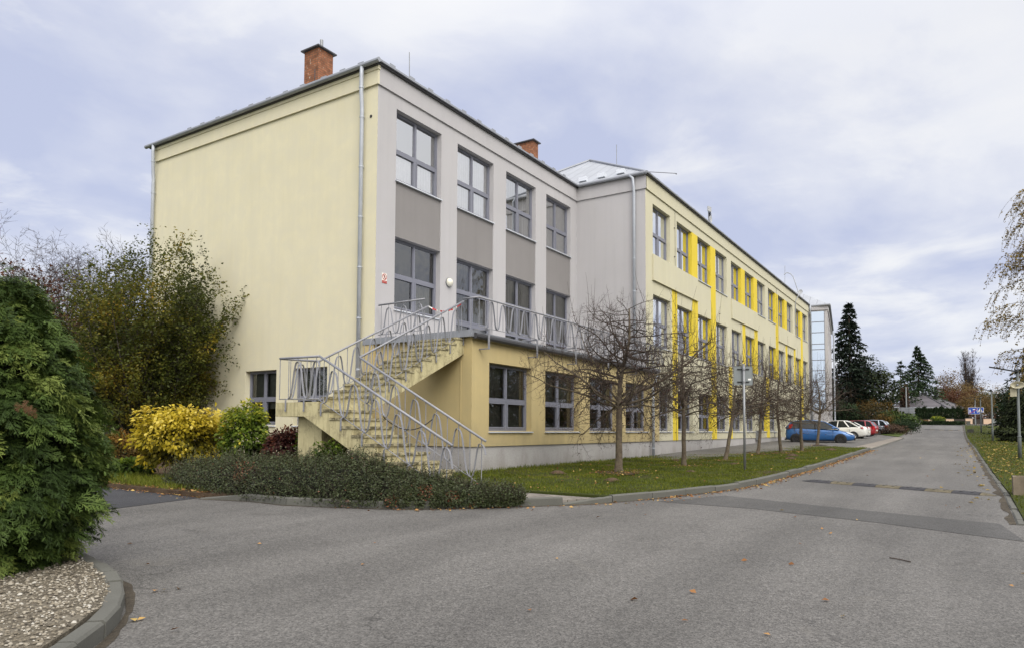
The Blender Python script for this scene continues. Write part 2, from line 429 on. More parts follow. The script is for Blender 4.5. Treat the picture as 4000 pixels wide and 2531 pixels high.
def unit(a): return a / np.maximum(np.linalg.norm(a, axis=1, keepdims=True), 1e-9)
def leaf_quads(P, T, N, L, W, base=True):
    """rhombus leaves: P centre/base, T long axis, N normal"""
    T = unit(T); B = unit(np.cross(N, T)); L = np.asarray(L).reshape(-1, 1); W = np.asarray(W).reshape(-1, 1)
    Nn = unit(np.cross(T, B))
    a = P; c = P + T * L; b = P + T * L * .45 + B * W * .5 + Nn * W * .18; d = P + T * L * .45 - B * W * .5 + Nn * W * .18
    V = np.stack([a, b, c, d], 1).reshape(-1, 3); F = np.arange(len(V)).reshape(-1, 4)
    return V, F
def tubes_np(segs, n=4):
    A = np.array([s[0][:] for s in segs]); B = np.array([s[1][:] for s in segs]); ra = np.array([s[2] for s in segs])[:, None]; rb = np.array([s[3] for s in segs])[:, None]
    d = unit(B - A); ref = np.where(np.abs(d[:, 2:3]) < .9, [[0, 0, 1.]], [[1., 0, 0]])
    e1 = unit(np.cross(d, ref)); e2 = np.cross(d, e1); V = []
    for E0, r in ((A, ra), (B, rb)):
        for j in range(n):
            a = 2 * math.pi * j / n; V.append(E0 + (e1 * math.cos(a) + e2 * math.sin(a)) * r)
    V = np.stack(V, 1).reshape(-1, 3); m_ = len(A); o = np.arange(m_)[:, None] * (2 * n)
    F = np.concatenate([np.concatenate([o + j, o + (j + 1) % n, o + n + (j + 1) % n, o + n + j], 1) for j in range(n)], 0)
    return V, F

def grow(S, rg, p, d, L, r, lvl, cfg):
    st = cfg['step'][lvl]; n = max(2, int(L / st)); seg = L / n; wig = cfg['wig'][lvl]; tr = cfg['trop'][lvl]
    for i in range(n):
        d = (d + Vector((rg.gauss(0, wig), rg.gauss(0, wig), rg.gauss(0, wig) + tr))).normalized()
        q = p + d * seg; ra = r * (1 - cfg['taper'] * i / n); rb = r * (1 - cfg['taper'] * (i + 1) / n)
        S.append((p, q, ra, rb, lvl)); p = q
        if lvl < cfg['max'] and i >= cfg['start'][lvl] * n:
            k = cfg['kids'][lvl]; k = int(k) + (rg.random() < k - int(k))
            for _ in range(k):
                e = d.orthogonal(); e.rotate(Matrix.Rotation(rg.uniform(0, 6.283), 3, d))
                an = R(rg.gauss(cfg['ang'][lvl], 10)); dd = (d * math.cos(an) + e * math.sin(an)).normalized()
                grow(S, rg, q, dd, L * cfg['ratio'][lvl] * rg.uniform(.6, 1.15) * (1 - .4 * i / n), max(rb * cfg['rr'][lvl], cfg['rmin']), lvl + 1, cfg)

def sheet(name, poly, hf, sp, mt, skirt=.3, org=None, jitter=0):
    """ground sheet: triangulated polygon that follows the height function"""
    pts = []
    for i, a in enumerate(poly):
        b = poly[(i + 1) % len(poly)]; L = math.dist(a, b); n = max(1, int(L / sp))
        pts += [(a[0] + (b[0] - a[0]) * k / n, a[1] + (b[1] - a[1]) * k / n) for k in range(n)]
    nb = len(pts); xs = [p[0] for p in poly]; ys = [p[1] for p in poly]
    def inside(x, y):
        c = False; j = len(poly) - 1
        for i in range(len(poly)):
            if (poly[i][1] > y) != (poly[j][1] > y) and x < (poly[j][0] - poly[i][0]) * (y - poly[i][1]) / (poly[j][1] - poly[i][1]) + poly[i][0]: c = not c
            j = i
        return c
    y = min(ys) + sp / 2
    while y < max(ys):
        x = min(xs) + sp / 2
        while x < max(xs):
            if inside(x, y): pts.append((x, y))
            x += sp
        y += sp
    vo, eo, fo, *_ = delaunay_2d_cdt([Vector(p) for p in pts], [(i, (i + 1) % nb) for i in range(nb)], [], 1, 1e-5)
    mb = MB(); mb.add([(v.x, v.y, hf(v.x, v.y)) for v in vo], [tuple(f) for f in fo])
    if skirt:
        for i in range(nb):
            a = pts[i]; b = pts[(i + 1) % nb]; za = hf(*a); zb = hf(*b)
            mb.quad((a[0], a[1], za), (b[0], b[1], zb), (b[0], b[1], zb - skirt), (a[0], a[1], za - skirt))
    o = mb.build(name, mt, smooth=False); tag(o, kind='structure'); o['_poly'] = 0; del o['_poly']
    return o, inside

exec_parts = []

# ================================================================== GROUND
def grid_sheet(name, xs, ys, hf, mt):
    mb = MB(); nx, ny = len(xs), len(ys)
    mb.add([(x, y, hf(x, y)) for y in ys for x in xs], [(j * nx + i, j * nx + i + 1, (j + 1) * nx + i + 1, (j + 1) * nx + i) for j in range(ny - 1) for i in range(nx - 1)])
    o = mb.build(name, mt, smooth=True); tag(o, kind='structure'); return o
gx = [-900, -300, -100, -40, -20, -10, 0, 10, 20, 30, 40, 50, 55, 60, 65, 70, 75, 80, 90, 100, 120, 150, 200, 300, 500, 1200]
gy = [-1200, -400, -200, -100, -60, -40, -25, -15, -5, 8, 20, 40, 80, 150, 300, 600, 1200]
def zfar(x, y):
    x2 = max(-60, min(x, 130)); y2 = max(-80, min(y, 100))
    return zr(x2, y2) - .07
grid_sheet('ground', gx, gy, zfar, mt_field)
road_xs = [-60, -40, -25, -14, -5, 0, 5, 10, 20, 30, 40, 50, 55, 60, 65, 70, 75, 80.5]
road_o = grid_sheet('road', road_xs, [-30, -22, -14.05, -9, -5, -2.0, .4], lambda x, y: zr(x, y), mt_asph)
lane, _ = sheet('lane', [(-12, -2.55), (-7.94, -1.98), (-6.2, -1.72), (-6.2, 45), (-12, 45)], lambda x, y: zr(x, y) + .006, 2.5, mt_asph3, 0)
cross, _ = sheet('road', [(80.5, -70), (88, -70), (88, 60), (80.5, 60)], lambda x, y: zr(x, y) + .01, 5, mt_asph2, 0)
cwalk, _ = sheet('pavement', [(90, -70), (93.5, -70), (93.5, 60), (90, 60)], lambda x, y: zr(x, y) + .10, 5, mt_paver, .2)
strip, _ = sheet('asphalt_strip', [(-1.9, -8.75), (-.25, -9.45), (-.9, -11.3), (-1.52, -13.4), (-1.6, -13.75), (-3.2, -13.95), (-2.95, -13.3), (-2.5, -12.3), (-1.95, -10.4)], lambda x, y: zr(x, y) + .004, 1.0, mt_asph2, 0)

KERB_L = [(-3.34, -7.61), (-2.52, -8.12), (-2.01, -8.36), (-.41, -8.88), (.99, -9.28), (2.56, -9.45), (5.9, -9.55), (7.7, -9.62), (23.0, -9.64)]
KERB_LOW = [(23.0, -9.64), (36, -9.66), (44, -9.66), (48.6, -9.45), (51, -9.0), (58, -8.9), (74, -8.75), (80.2, -8.5)]
KERB_H = [(-6.28, -1.85), (-6.0, -2.9), (-6.02, -3.7), (-5.82, -4.45), (-5.58, -5.0), (-5.43, -5.45), (-4.94, -6.2), (-4.29, -6.8), (-3.34, -7.61)]
KERB_G = [(-9.95, -3.2), (-10.02, -4.6), (-10.12, -5.5), (-10.19, -5.91), (-10.35, -6.61), (-10.51, -7.12), (-10.74, -7.62), (-10.93, -7.98), (-11.16, -8.29), (-11.42, -8.57), (-11.85, -8.95), (-12.5, -9.35), (-13.4, -9.7)]
KERB_R = [(-1.6, -13.95), (3.2, -13.98), (9.3, -13.9), (20.3, -13.8), (28.7, -13.74), (40.7, -13.55), (60, -13.4), (80.2, -13.3)]
def resample(pl, st):
    out = [Vector((*pl[0], 0))]; acc = 0
    pts = [Vector((*p, 0)) for p in pl]; tgt = st
    for a, b in zip(pts, pts[1:]):
        L = (b - a).length; t0 = 0
        while acc + L - t0 >= st:
            t0 += st - acc; acc = 0; out.append(a + (b - a) * (t0 / L))
        acc += L - t0
    out.append(pts[-1]); return out
def kerb(name, pl, w, h, side, st=1.0, seed=1, h0=None, mt=mt_concrete, gap=.014):
    """row of kerb stones on the side (+1 left, -1 right) of the line"""
    rg = random.Random(seed); mb = MB(); P = resample(pl, st); n = len(P)
    for i in range(n - 1):
        a, b = P[i], P[i + 1]
        if (b - a).length < .1: continue
        pa = P[max(0, i - 1)]; pb = P[min(n - 1, i + 2)]
        na = ((b - pa).normalized() if i else (b - a).normalized()); nb_ = ((pb - a).normalized() if i < n - 2 else (b - a).normalized())
        na = Vector((-na.y, na.x, 0)) * side; nb_ = Vector((-nb_.y, nb_.x, 0)) * side
        d = (b - a).normalized(); a2 = a + d * gap / 2; b2 = b - d * gap / 2
        hh = h + rg.uniform(-.012, .012); ha = hh if not (h0 is not None and i == 0) else h0; hb = hh
        off = rg.uniform(-.006, .006); c = .018
        vs = []
        for p, nn, hq in ((a2, na, ha), (b2, nb_, hb)):
            z = zr(p.x, p.y)
            for dx, dz in ((0, -.2), (0, hq - c), (c, hq), (w - c, hq), (w, hq - c), (w, -.2)):
                q = p + nn * (dx + off); vs.append((q.x, q.y, z + dz))
        mb.add(vs, [(k, k + 1, k + 7, k + 6) for k in range(5)] + [(5, 4, 3, 2, 1, 0), (6, 7, 8, 9, 10, 11)])
    o = mb.build(name, mt); tag(o, kind='structure'); return o
kerb('kerb', KERB_L, .13, .12, 1, 1.0, 1, .03)
kerb('kerb', KERB_LOW, .12, .035, 1, 1.0, 2)
kerb('kerb', KERB_H, .12, .13, 1, 1.0, 3, .02)
kerb('kerb', KERB_G, .13, .115, -1, .43, 4)
kerb('kerb', KERB_R, .10, .02, -1, .5, 5)

# dirt and grit washed against the kerbs
def grit(pl, side, w0, w1, seed):
    rg = random.Random(seed); P = resample(pl, .12); mb = MB(); vs = []; n = len(P)
    for i in range(n):
        a = P[max(0, i - 1)]; c = P[min(n - 1, i + 1)]; d = (c - a).normalized(); nn = Vector((-d.y, d.x, 0)) * side
        wdt = w0 + (w1 - w0) * max(0, .5 + .9 * mnoise.noise(Vector((i * .13, seed, 0)))) + rg.uniform(0, .02)
        p = P[i] - nn * .005; q = P[i] - nn * -.0 + (-nn) * wdt
        vs += [(p.x, p.y, zr(p.x, p.y) + .007), (q.x, q.y, zr(q.x, q.y) + .0035)]
    mb.add(vs, [(2 * i, 2 * i + 1, 2 * i + 3, 2 * i + 2) for i in range(n - 1)])
    o = mb.build('kerb_grit', mt_grit); tag(o, kind='structure')
mt_grit = ground_mat('kerb_grit', (.085, .072, .055), (.06, .052, .042), (.11, .095, .07), 9)
grit(KERB_L, 1, .02, .12, 1); grit(KERB_G, -1, .02, .09, 2); grit(KERB_H, 1, .01, .08, 3); grit(KERB_R, -1, .02, .16, 4)

# planting bed, path, lawns, parking
bed_poly = [(-6.2, 45), (-6.2, -1.7), (-6.16, -1.9), (-5.88, -2.9), (-5.9, -3.7), (-5.7, -4.4), (-5.47, -4.95), (-5.33, -5.38), (-4.86, -6.1), (-4.32, -6.6), (-4.5, -5.95), (-3.2, -5.85), (-3.0, -3.0), (.2, -3.0), (.2, 12), (-1, 12), (-1, 45)]
bed, in_bed = sheet('planting_bed', bed_poly, lambda x, y: zr(x, y) + .085, .8, mt_soil, .3)
path, _ = sheet('footpath', [(-4.30, -6.62), (-3.42, -7.42), (-2.62, -7.98), (-2.62, -6.2), (-3.15, -5.5), (-3.2, -4.5), (-4.6, -4.5), (-4.5, -5.95)], lambda x, y: zr(x, y) + .075, .6, mt_paver, .2)
lawn_poly = [(-2.6, -8.0), (-1.97, -8.24), (-.37, -8.76), (1.03, -9.16), (2.57, -9.33), (5.9, -9.43), (7.7, -9.5), (23.0, -9.52), (26.7, -6.7), (31.9, -3.0), (.2, -3.0), (-3.0, -3.1), (-3.05, -5.5), (-2.6, -6.2)]
def lawn_z(x, y): return G(x, y) + .035 * (mnoise.noise(Vector((x * .9, y * .9, 3))) + .5 * mnoise.noise(Vector((x * 2.3, y * 2.3, 8))))
lawn, in_lawn = sheet('lawn', lawn_poly, lawn_z, .45, mt_lawn, .3)
park_poly = [(23.0, -9.5), (36, -9.53), (44, -9.53), (48.4, -9.35), (60, -6), (66, -6), (66, -2), (31.5, -2.5), (31.9, -3.0), (26.7, -6.7)]
park, _ = sheet('parking_ground', park_poly, lambda x, y: G(x, y) - .06, 1.5, mt_park, .2)
vpoly = [(50.5, -8.9), (58, -8.78), (74, -8.63), (80.2, -8.4), (80.2, 30), (66, 30), (66, -2), (60, -6)]
verge, in_verge = sheet('verge', vpoly, lambda x, y: zr(x, y) + .05, 3, mt_field, .2)
rl_poly = [(-1.6, -14.06), (3.2, -14.08), (9.3, -14.0), (20.3, -13.9), (28.7, -13.84), (40.7, -13.65), (60, -13.5), (80.2, -13.4), (80.2, -60), (-1.6, -60)]
rlawn, in_rl = sheet('lawn', rl_poly, lambda x, y: zr(x, y) + .03 + .03 * mnoise.noise(Vector((x * .5, y * .5, 1))), 2.2, mt_lawn, .2)
gb_poly = [(x - .12 if i < 8 else x - .1, y - .02 if i < 8 else y + .15) for i, (x, y) in enumerate(KERB_G)] + [(-20, -9.7), (-20, -3.2)]
gbed, in_gb = sheet('gravel_bed', gb_poly, lambda x, y: zr(x, y) + .105, .5, mt_gravelbase, .2)

# ================================================================== SCHOOL BUILDING
H1, H2 = 11.62, 11.056
PW = 3.035
GA = [(.76, 2.80), (3.62, 5.66), (6.445, 8.475), (9.27, 11.26)]
WX = [12.54 + 2.822 * i for i in range(12)]; WW = 1.99
AX = [(.85, 2.95), (3.71, 5.81), (6.585, 8.69), (9.45, 11.55)]
Z3a, Z3b, Z2a, Z2b, Z1a, Z1b = 8.515, 10.55, 4.84, 6.895, 1.455, 3.20
H1, H2 = 11.50, 10.936
TERR = 3.88; PL = 1.065
S = thing('school_building', 'long three storey school in cream, yellow and gray with an ochre single storey annex', 'building', (0, 0, 0))

RD = .17
# --- left end wall
LW = [(-5.44, -3.98, 1.59, 3.25), (-3.21, -1.80, 1.59, 3.25)]
mb = MB()
mb.wall((0, 0, 0), (0, -1, 0), (-1, 0, 0), -11.0, 0, .1, H1, [(a, b, c, d, RD) for a, b, c, d in LW])
mb.box((-.06, -.055, H2), (-.002, 10.74, 11.33)); mb.box((-.085, -.08, 11.332), (-.002, 10.74, H1))
mb.quad((0, 11, .1), (12, 11, .1), (12, 11, H1), (0, 11, H1))
mb.build('end_wall', mt_cream, S)
# --- gray front wall
mb = MB(); holes = []
for i, (a, b) in enumerate(GA):
    holes += [(a, b, Z3a, Z3b, RD), (a, b, Z2b, Z3a - .001, .035, 1), (a, b, (Z2a if i == 0 else TERR + .06), Z2b - .001, RD)]
mb.wall((0, 0, 0), (1, 0, 0), (0, -1, 0), 0, 11.77, TERR - .1, H1, holes)
mb.box((0, -.055, H2), (11.72, -.002, H1 - .02))
mb.build('front_wall', [mt_gray, mt_dgray], S)
# --- wing side wall
mb = MB(); mb.wall((11.77, 0, 0), (0, -1, 0), (-1, 0, 0), -.0, PW, TERR - .1, H1)
mb.box((11.715, -PW - .055, H2), (11.768, -.057, H1 - .02))
mb.build('wing_side_wall', mt_gray, S)
# --- wing front wall with yellow stripes
ZONE = dict(r3=(Z3a, Z3b), s32=(Z2b, Z3a), r2=(Z2a, Z2b), s21=(Z1b, Z2a), r1=(Z1a, Z1b), b=(PL, Z1a))
STR = {1: 's32 r2 s21 r1 b', 2: 'r3 s32 r2', 3: 'r3 s32 r2 s21 r1 b', 4: 's21 r1 b', 5: 'r3 s32 r2', 6: 'r3 s32 r2', 7: 's21 r1 b', 8: 'r3 s32 r2', 9: 'r3 s32 r2', 10: 's32 r2', 11: 'r3 s32 r2 s21 r1 b'}
def wing_mf(a, z):
    for p, zs in STR.items():
        x0 = WX[p - 1] + WW; x1 = WX[p]
        if p in (1, 4, 5, 10, 9) and not (Z3a < z < Z3b): x0 += .18
        if x0 - .06 < a < x1 + .001:
            for k in zs.split():
                if ZONE[k][0] - .001 <= z <= ZONE[k][1] + .001: return 1
    return 0
holes = []
for i, x in enumerate(WX):
    holes += [(x, x + WW, Z3a, Z3b, RD), (x, x + WW, Z2a, Z2b, RD)]
    if i in (0,): holes.append((12.78, x + WW, Z1a, Z1b, RD))
    elif i <= 7 or i == 11: holes.append((x, x + WW, Z1a, Z1b, RD))
    elif i == 8: holes.append((x + .5, x + 1.6, .75, 2.85, .25))
    elif i == 9: holes.append((x + .6, x + 2.3, .75, 2.85, .9, 2))
mb = MB()
ex = [(WX[p - 1] + WW + q, WX[p - 1] + WW + q, 0, 0, 0) for p in STR for q in ((0, .18) if p in (1, 4, 5, 10, 9) else (0,))] + [(WX[p], WX[p], Z2b, Z3a, 0) for p in STR]
def wall_cells(mb, x0, x1, z0, z1):
    # one grid with stripe edges as extra cuts
    mb.wall((0, -PW, 0), (1, 0, 0), (0, -1, 0), x0, x1, z0, z1, holes + [(h[0], h[1] - 1e-9, h[2], h[3], 0) for h in []], wing_mf)
# stripe cut lines are introduced through zero-area holes
holes_cut = holes + [(e[0], e[0], Z1a, Z1a, 0) for e in ex]
mb.wall((0, -PW, 0), (1, 0, 0), (0, -1, 0), 11.77, 45.95, PL, H1, holes_cut, wing_mf)
mb.box((11.72, -PW - .055, H2), (45.95, -PW - .002, H1 - .02))
for a, b in ((12.45, 18.05), (23.76, 29.3), (35.05, 40.55)):
    mb.box((a, -PW - .065, 7.46), (b, -PW - .002, Z3a - .03)); mb.box((a, -PW - .09, 7.43), (b, -PW - .002, 7.457))
mb.build('wing_wall', [mt_creamwing, mt_yellow, mt_dark], S)
mb = MB(); mb.box((11.7, -PW + .035, .0), (45.95, -PW + .3, PL - .003)); mb.build('plinth', mt_plinth, S)
# --- annex
mb = MB()
mb.wall((0, -PW - .15, 0), (1, 0, 0), (0, -1, 0), .10, 12.76, PL, 3.76, [(a, b, Z1a, Z1b, RD) for a, b in AX])
mb.wall((.10, 0, 0), (0, -1, 0), (-1, 0, 0), -.0, PW + .15, PL, 3.76)
mb.quad((12.76, -PW - .15, PL), (12.76, -PW, PL), (12.76, -PW, 3.76), (12.76, -PW - .15, 3.76))
mb.quad((.1, -PW - .15, PL), (12.76, -PW - .15, PL), (12.76, -PW, PL), (.1, 0, PL))
mb.box((-.03, .002, PL), (.099, .39, 3.76))
mb.box((.085, -2.86, PL + .002), (.0985, -2.835, 3.2))
mb.build('annex_wall', mt_ochre, S)
mb = MB(); mb.box((.135, -PW - .11, .0), (12.74, -.02, PL - .003)); mb.build('plinth', mt_plinth, S)
mb = MB(); mb.box((.1, -PW - .15, 3.80), (11.77, -.001, TERR)); mb.build('terrace_deck', mt_flash, S)
mb = MB(); mb.box((-.05, -3.28, 3.762), (.13, .39, 3.93)); mb.box((.132, -3.28, 3.762), (.5, -3.19, 3.93)); mb.box((.502, -3.235, 3.82), (12.8, -3.19, 3.91)); mb.box((11.8, -3.19, 3.765), (12.8, -PW - .001, 3.9))
mb.build('terrace_flashing', mt_flash, S)
# --- rows of windows
WIN = {}
def win_meshes(key, w, h, zt, cols=2, lower_split=None):
    if key in WIN: return WIN[key]
    f = MB(); g = MB(); bw = .058
    f.box((0, 0, 0), (bw, .09, h)); f.box((w - bw, 0, 0), (w, .09, h)); f.box((bw, .001, 0), (w - bw, .089, bw)); f.box((bw, .001, h - bw), (w - bw, .089, h))
    for c in range(1, cols): x = w * c / cols; f.box((x - .036, -.004, bw), (x + .036, .088, h - bw))
    rows = [zt] + ([lower_split] if lower_split else [])
    for z in rows: f.box((bw, -.002, z - .038), (w - bw, .087, z + .038))
    # opening sashes in the lower lights
    cuts = [bw] + sorted(rows) + [h - bw]
    for c in range(cols):
        x0 = w * c / cols + (.036 if c else bw); x1 = w * (c + 1) / cols - (.036 if c < cols - 1 else bw)
        for r_ in range(len(cuts) - 1):
            z0 = cuts[r_] + (.038 if r_ else 0); z1 = cuts[r_ + 1] - (.038 if r_ < len(cuts) - 2 else 0)
            b = .048 if r_ < len(cuts) - 2 or len(rows) == 0 else .022
            y0 = -.012 if b > .03 else .012
            f.box((x0 + .004, y0, z0 + .004), (x0 + b, .075, z1 - .004)); f.box((x1 - b, y0, z0 + .004), (x1 - .004, .075, z1 - .004))
            f.box((x0 + b, y0 + .001, z0 + .004), (x1 - b, .074, z0 + b)); f.box((x0 + b, y0 + .001, z1 - b), (x1 - b, .074, z1 - .004))
            q = len(g.v); g.quad((x0 + b, .04, z0 + b), (x1 - b, .04, z0 + b), (x1 - b, .04, z1 - b), (x0 + b, .04, z1 - b))
    s = MB(); s.prism([(-.025, -RD - .05, -.05), (-.025, .0, -.03), (-.025, .0, -.004), (-.025, -RD - .05, -.022)], (w + .05, 0, 0))
    WIN[key] = (f.mesh('window', mt_frame), g.mesh('pane', mt_glass4 if key.startswith(('wing3', 'wing2')) else mt_glass2 if key.startswith('gray_') else mt_glass3 if key.startswith(('gray2', 'door')) else mt_glass), s.mesh('sill', mt_sill)); return WIN[key]
def folds(w, z0, z1, y, amp=.035, waves=11, mt=None):
    n = waves * 6; mb = MB()
    vs = []
    for i in range(n + 1):
        x = w * i / n; yy = y + amp * math.sin(2 * math.pi * waves * i / n + .7 * math.sin(i * .37)); vs += [(x, yy, z0), (x, yy, z1)]
    mb.add(vs, [(2 * i, 2 * i + 2, 2 * i + 3, 2 * i + 1) for i in range(n)]); return mb
CUR = {}
def curtain_me(key, x0, x1, z0, z1, waves, mt):
    if key not in CUR:
        mb = folds(x1 - x0, z0, z1, .12, .022, waves)
        mb.v = [(v[0] + x0, v[1], v[2]) for v in mb.v]; CUR[key] = mb.mesh('curtain', mt, smooth=True)
    return CUR[key]
mt_lace = M('lace_curtain_cloth', (.74, .72, .74), .95, var=.1, vs=6, fine=.1, fs=80, bump=0)
mt_beige = M('beige_curtain_cloth', (.33, .31, .27), .95, var=.15, vs=5, bump=0)
def blind_mat():
    mt = bpy.data.materials.new('slatted_blind'); t = NT(mt); p = t.pos()
    sx = t.n('ShaderNodeSeparateXYZ'); t.l(p, sx.inputs[0])
    w = t.math('FRACT', t.math('MULTIPLY', sx.outputs[2], 28.))
    c = t.scale((.16, .17, .155), t.rng(w, 0, 1, .45, 1.1)); t.out(t.bsdf(c, .7).outputs[0]); return mt
mt_slat = blind_mat()
def blind_me(key, w, z0, z1):
    if key not in CUR:
        mb = MB(); mb.quad((.05, .16, z0), (w - .05, .16, z0), (w - .05, .16, z1), (.05, .16, z1)); CUR[key] = mb.mesh('blind', mt_slat)
    return CUR[key]
def place_window(key, w, h, zt, loc, rz=0, sill=True, extra=(), split=None):
    f, g, s = win_meshes(key, w, h, zt, 2, split)
    o = link('window', f, S, loc, rz); link('pane', g, o)
    if sill: link('sill', s, o)
    for nm, me in extra: link(nm, me, o)
    return o
wrg = random.Random(5)
h3, h2, h1 = Z3b - Z3a, Z2b - Z2a, Z1b - Z1a
for i, (a, b) in enumerate(GA):
    w = b - a
    ex3 = [('curtain', curtain_me('lace_low', .06, 1.98, .02, .98, 15, mt_lace))] if i == 0 else [('curtain', curtain_me('lace_full', .06, 1.98, .02, 1.98, 16, mt_lace))] if i == 1 else [('curtain', curtain_me('beige', .06, 1.98, .02, 1.98, 13, mt_beige))]
    place_window('gray_%d' % i, w, h3, .92, (a, RD, Z3a), extra=ex3)
    if i == 0: place_window('gray2_%d' % i, w, h2, 1.0, (a, RD, Z2a), extra=[('curtain', curtain_me('beige_r', 1.05, 1.98, .02, 1.0, 7, mt_beige))])
    else: place_window('door_%d' % i, w, Z2b - TERR - .06, 1.96, (a, RD, TERR + .06), sill=False, split=.95, extra=[('curtain', curtain_me('beige_tall', .06, 1.98, .1, 2.9, 13, mt_beige))])
for i, x in enumerate(WX):
    place_window('wing3', WW, h3, .95, (x, -PW + RD, Z3a), extra=[('blind', blind_me('wb', WW, .2 + .9 * (i % 3 == 0), 2.0))] if i % 2 else ())
    place_window('wing2', WW, h2, .98, (x, -PW + RD, Z2a), extra=[('blind', blind_me('wb2', WW, .9, 2.0))] if i % 3 == 1 else ())
    if i == 0: place_window('wing1s', x + WW - 12.78, h1, .72, (12.78, -PW + RD, Z1a))
    elif i <= 7 or i == 11: place_window('wing1', WW, h1, .72, (x, -PW + RD, Z1a), extra=[('blind', blind_me('wb1', WW, .9, 1.7))] if i in (2, 5, 6) else ())
for i, (a, b) in enumerate(AX):
    place_window('annex_%d' % i, b - a, h1, .80, (a, -PW - .15 + RD, Z1a), extra=[('blind', blind_me('ab_%d' % i, b - a, .02 if i < 1 else .85, 1.7))])
for a, b, z0, z1 in LW:
    place_window('left_%.1f' % a, b - a, z1 - z0, .80, (RD, -a, z0), R(-90), extra=[('blind', blind_me('lb_%.1f' % a, b - a, .5, 1.66))])
# ground floor doors
d = MB(); dx = WX[8] + .5
d.box((dx, -PW + .25, .75), (dx + 1.1, -PW + .31, 2.85)); d.box((dx + .12, -PW + .235, 1.7), (dx + .98, -PW + .249, 2.7))
dob = d.build('door', mt_frame, S); h = MB(); h.tube([(dx + .1, -PW + .2, 1.75), (dx + .1, -PW + .2, 1.95)], .015); h.build('handle', mt_galv, dob)
# dark sheets behind the glass, shade of the unlit rooms put into their colour
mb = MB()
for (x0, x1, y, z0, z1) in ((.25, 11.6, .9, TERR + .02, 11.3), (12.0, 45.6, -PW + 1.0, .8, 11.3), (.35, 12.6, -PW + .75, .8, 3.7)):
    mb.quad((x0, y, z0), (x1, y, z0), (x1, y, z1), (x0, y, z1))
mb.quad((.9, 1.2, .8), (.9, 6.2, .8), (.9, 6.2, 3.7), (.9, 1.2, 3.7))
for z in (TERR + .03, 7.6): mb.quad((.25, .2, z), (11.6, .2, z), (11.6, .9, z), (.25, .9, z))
mb.build('room_backing', mt_dark, S)
# --- roofs
def roof_poly(name, faces, mt=mt_roof):
    mb = MB()
    for f in faces: mb.add(f, [tuple(range(len(f)))])
    return mb.build(name, mt, S)
ez = H1 + .005
a_, b_, c_, d_ = (-.16, -.16, ez), (11.9, -.16, ez), (11.9, 11.1, ez), (-.16, 11.1, ez); r1, r2 = (5.3, 5.4, ez + 1.55), (6.4, 5.4, ez + 1.55)
roof_poly('roof', [(a_, b_, r2, r1), (b_, c_, r2), (c_, d_, r1, r2), (d_, a_, r1)])
a_, b_, c_, d_ = (11.62, -3.2, ez + .004), (46.1, -3.2, ez + .004), (46.1, 7.15, ez + .004), (11.62, 7.15, ez + .004); r1, r2 = (17.0, 1.97, 14.76), (41, 1.97, 14.76)
wroof = roof_poly('roof', [(a_, b_, r2, r1), (b_, c_, r2), (c_, d_, r1, r2), (d_, a_, r1)])
mb = MB(); mb.tube([(11.66, -3.16, ez + .05), (16.98, 1.95, 14.81)], .045, 6); mb.tube([(11.66, 7.1, ez + .05), (16.98, 1.98, 14.81)], .045, 6); mb.tube([(16.98, 1.97, 14.80), (41, 1.97, 14.80)], .045, 6); mb.build('ridge_cap', mt_flash, wroof)
# eaves: dark strip painted as the shadow gap, and gutter
mb = MB()
mb.box((-.15, -.11, H1 - .075), (-.087, 10.95, H1 - .005)); mb.box((-.1, -.13, H1 - .045), (11.7, -.057, H1 - .004))
mb.box((11.67, -PW - .12, H1 - .045), (46.0, -PW - .057, H1 - .004)); mb.build('eave_shadow_strip', mt_gutter, S)
mb = MB(); mb.tube([(-.2, -.22, H1 + .0), (-.2, 11.1, H1 + .0)], .065, 10); mb.build('gutter', mt_flash, S)
mb = MB(); mb.box((-.16, -.19, H1 - .0), (11.62, -.12, H1 + .055)); mb.build('gutter', mt_flash, S)
mb = MB(); mb.tube([(11.6, -.2, H1 + .02), (11.6, -3.15, H1 + .02)], .07, 10); mb.build('gutter', mt_flash, S)
mb = MB(); mb.box((11.62, -3.22, H1 - .0), (46.0, -3.14, H1 + .055)); mb.build('gutter', mt_flash, S)
mb = MB(); mb.tube([(.05, -3.31, 3.79), (12.1, -3.31, 3.74)], .075, 10); gt_ = mb.build('gutter', mt_gutter, S)
# snow guards
sg = MB(); sg.box((-.11, -.008, .0), (.11, .008, .12)); sg.box((-.02, .008, .0), (.02, .09, .02)); sgm = sg.mesh('snow_guard', mt_flash)
for y in (8.6, 7.87, 7.04, 6.15, 5.34, 4.5, 3.71, 2.95, 2.05, 1.28, .56): link('snow_guard', sgm, S, (-.12, y, H1 + .05), R(90))
for k in range(13): link('snow_guard', sgm, S, (.46 + .84 * k, -.1, H1 + .055))
for k in range(14): link('snow_guard', sgm, S, (13.0 + 2.3 * k, -3.1, H1 + .06))
for y in (-.04, -.91, -1.77):
    o = MB(); o.obox((12.3, y, 12.02), (0, .17, 0), (.004, 0, .09), (-.09, 0, .004)); o.tube([(12.3, y, 11.9), (12.28, y, 12.0)], .02, 6); o.build('snow_guard', mt_sill, S)
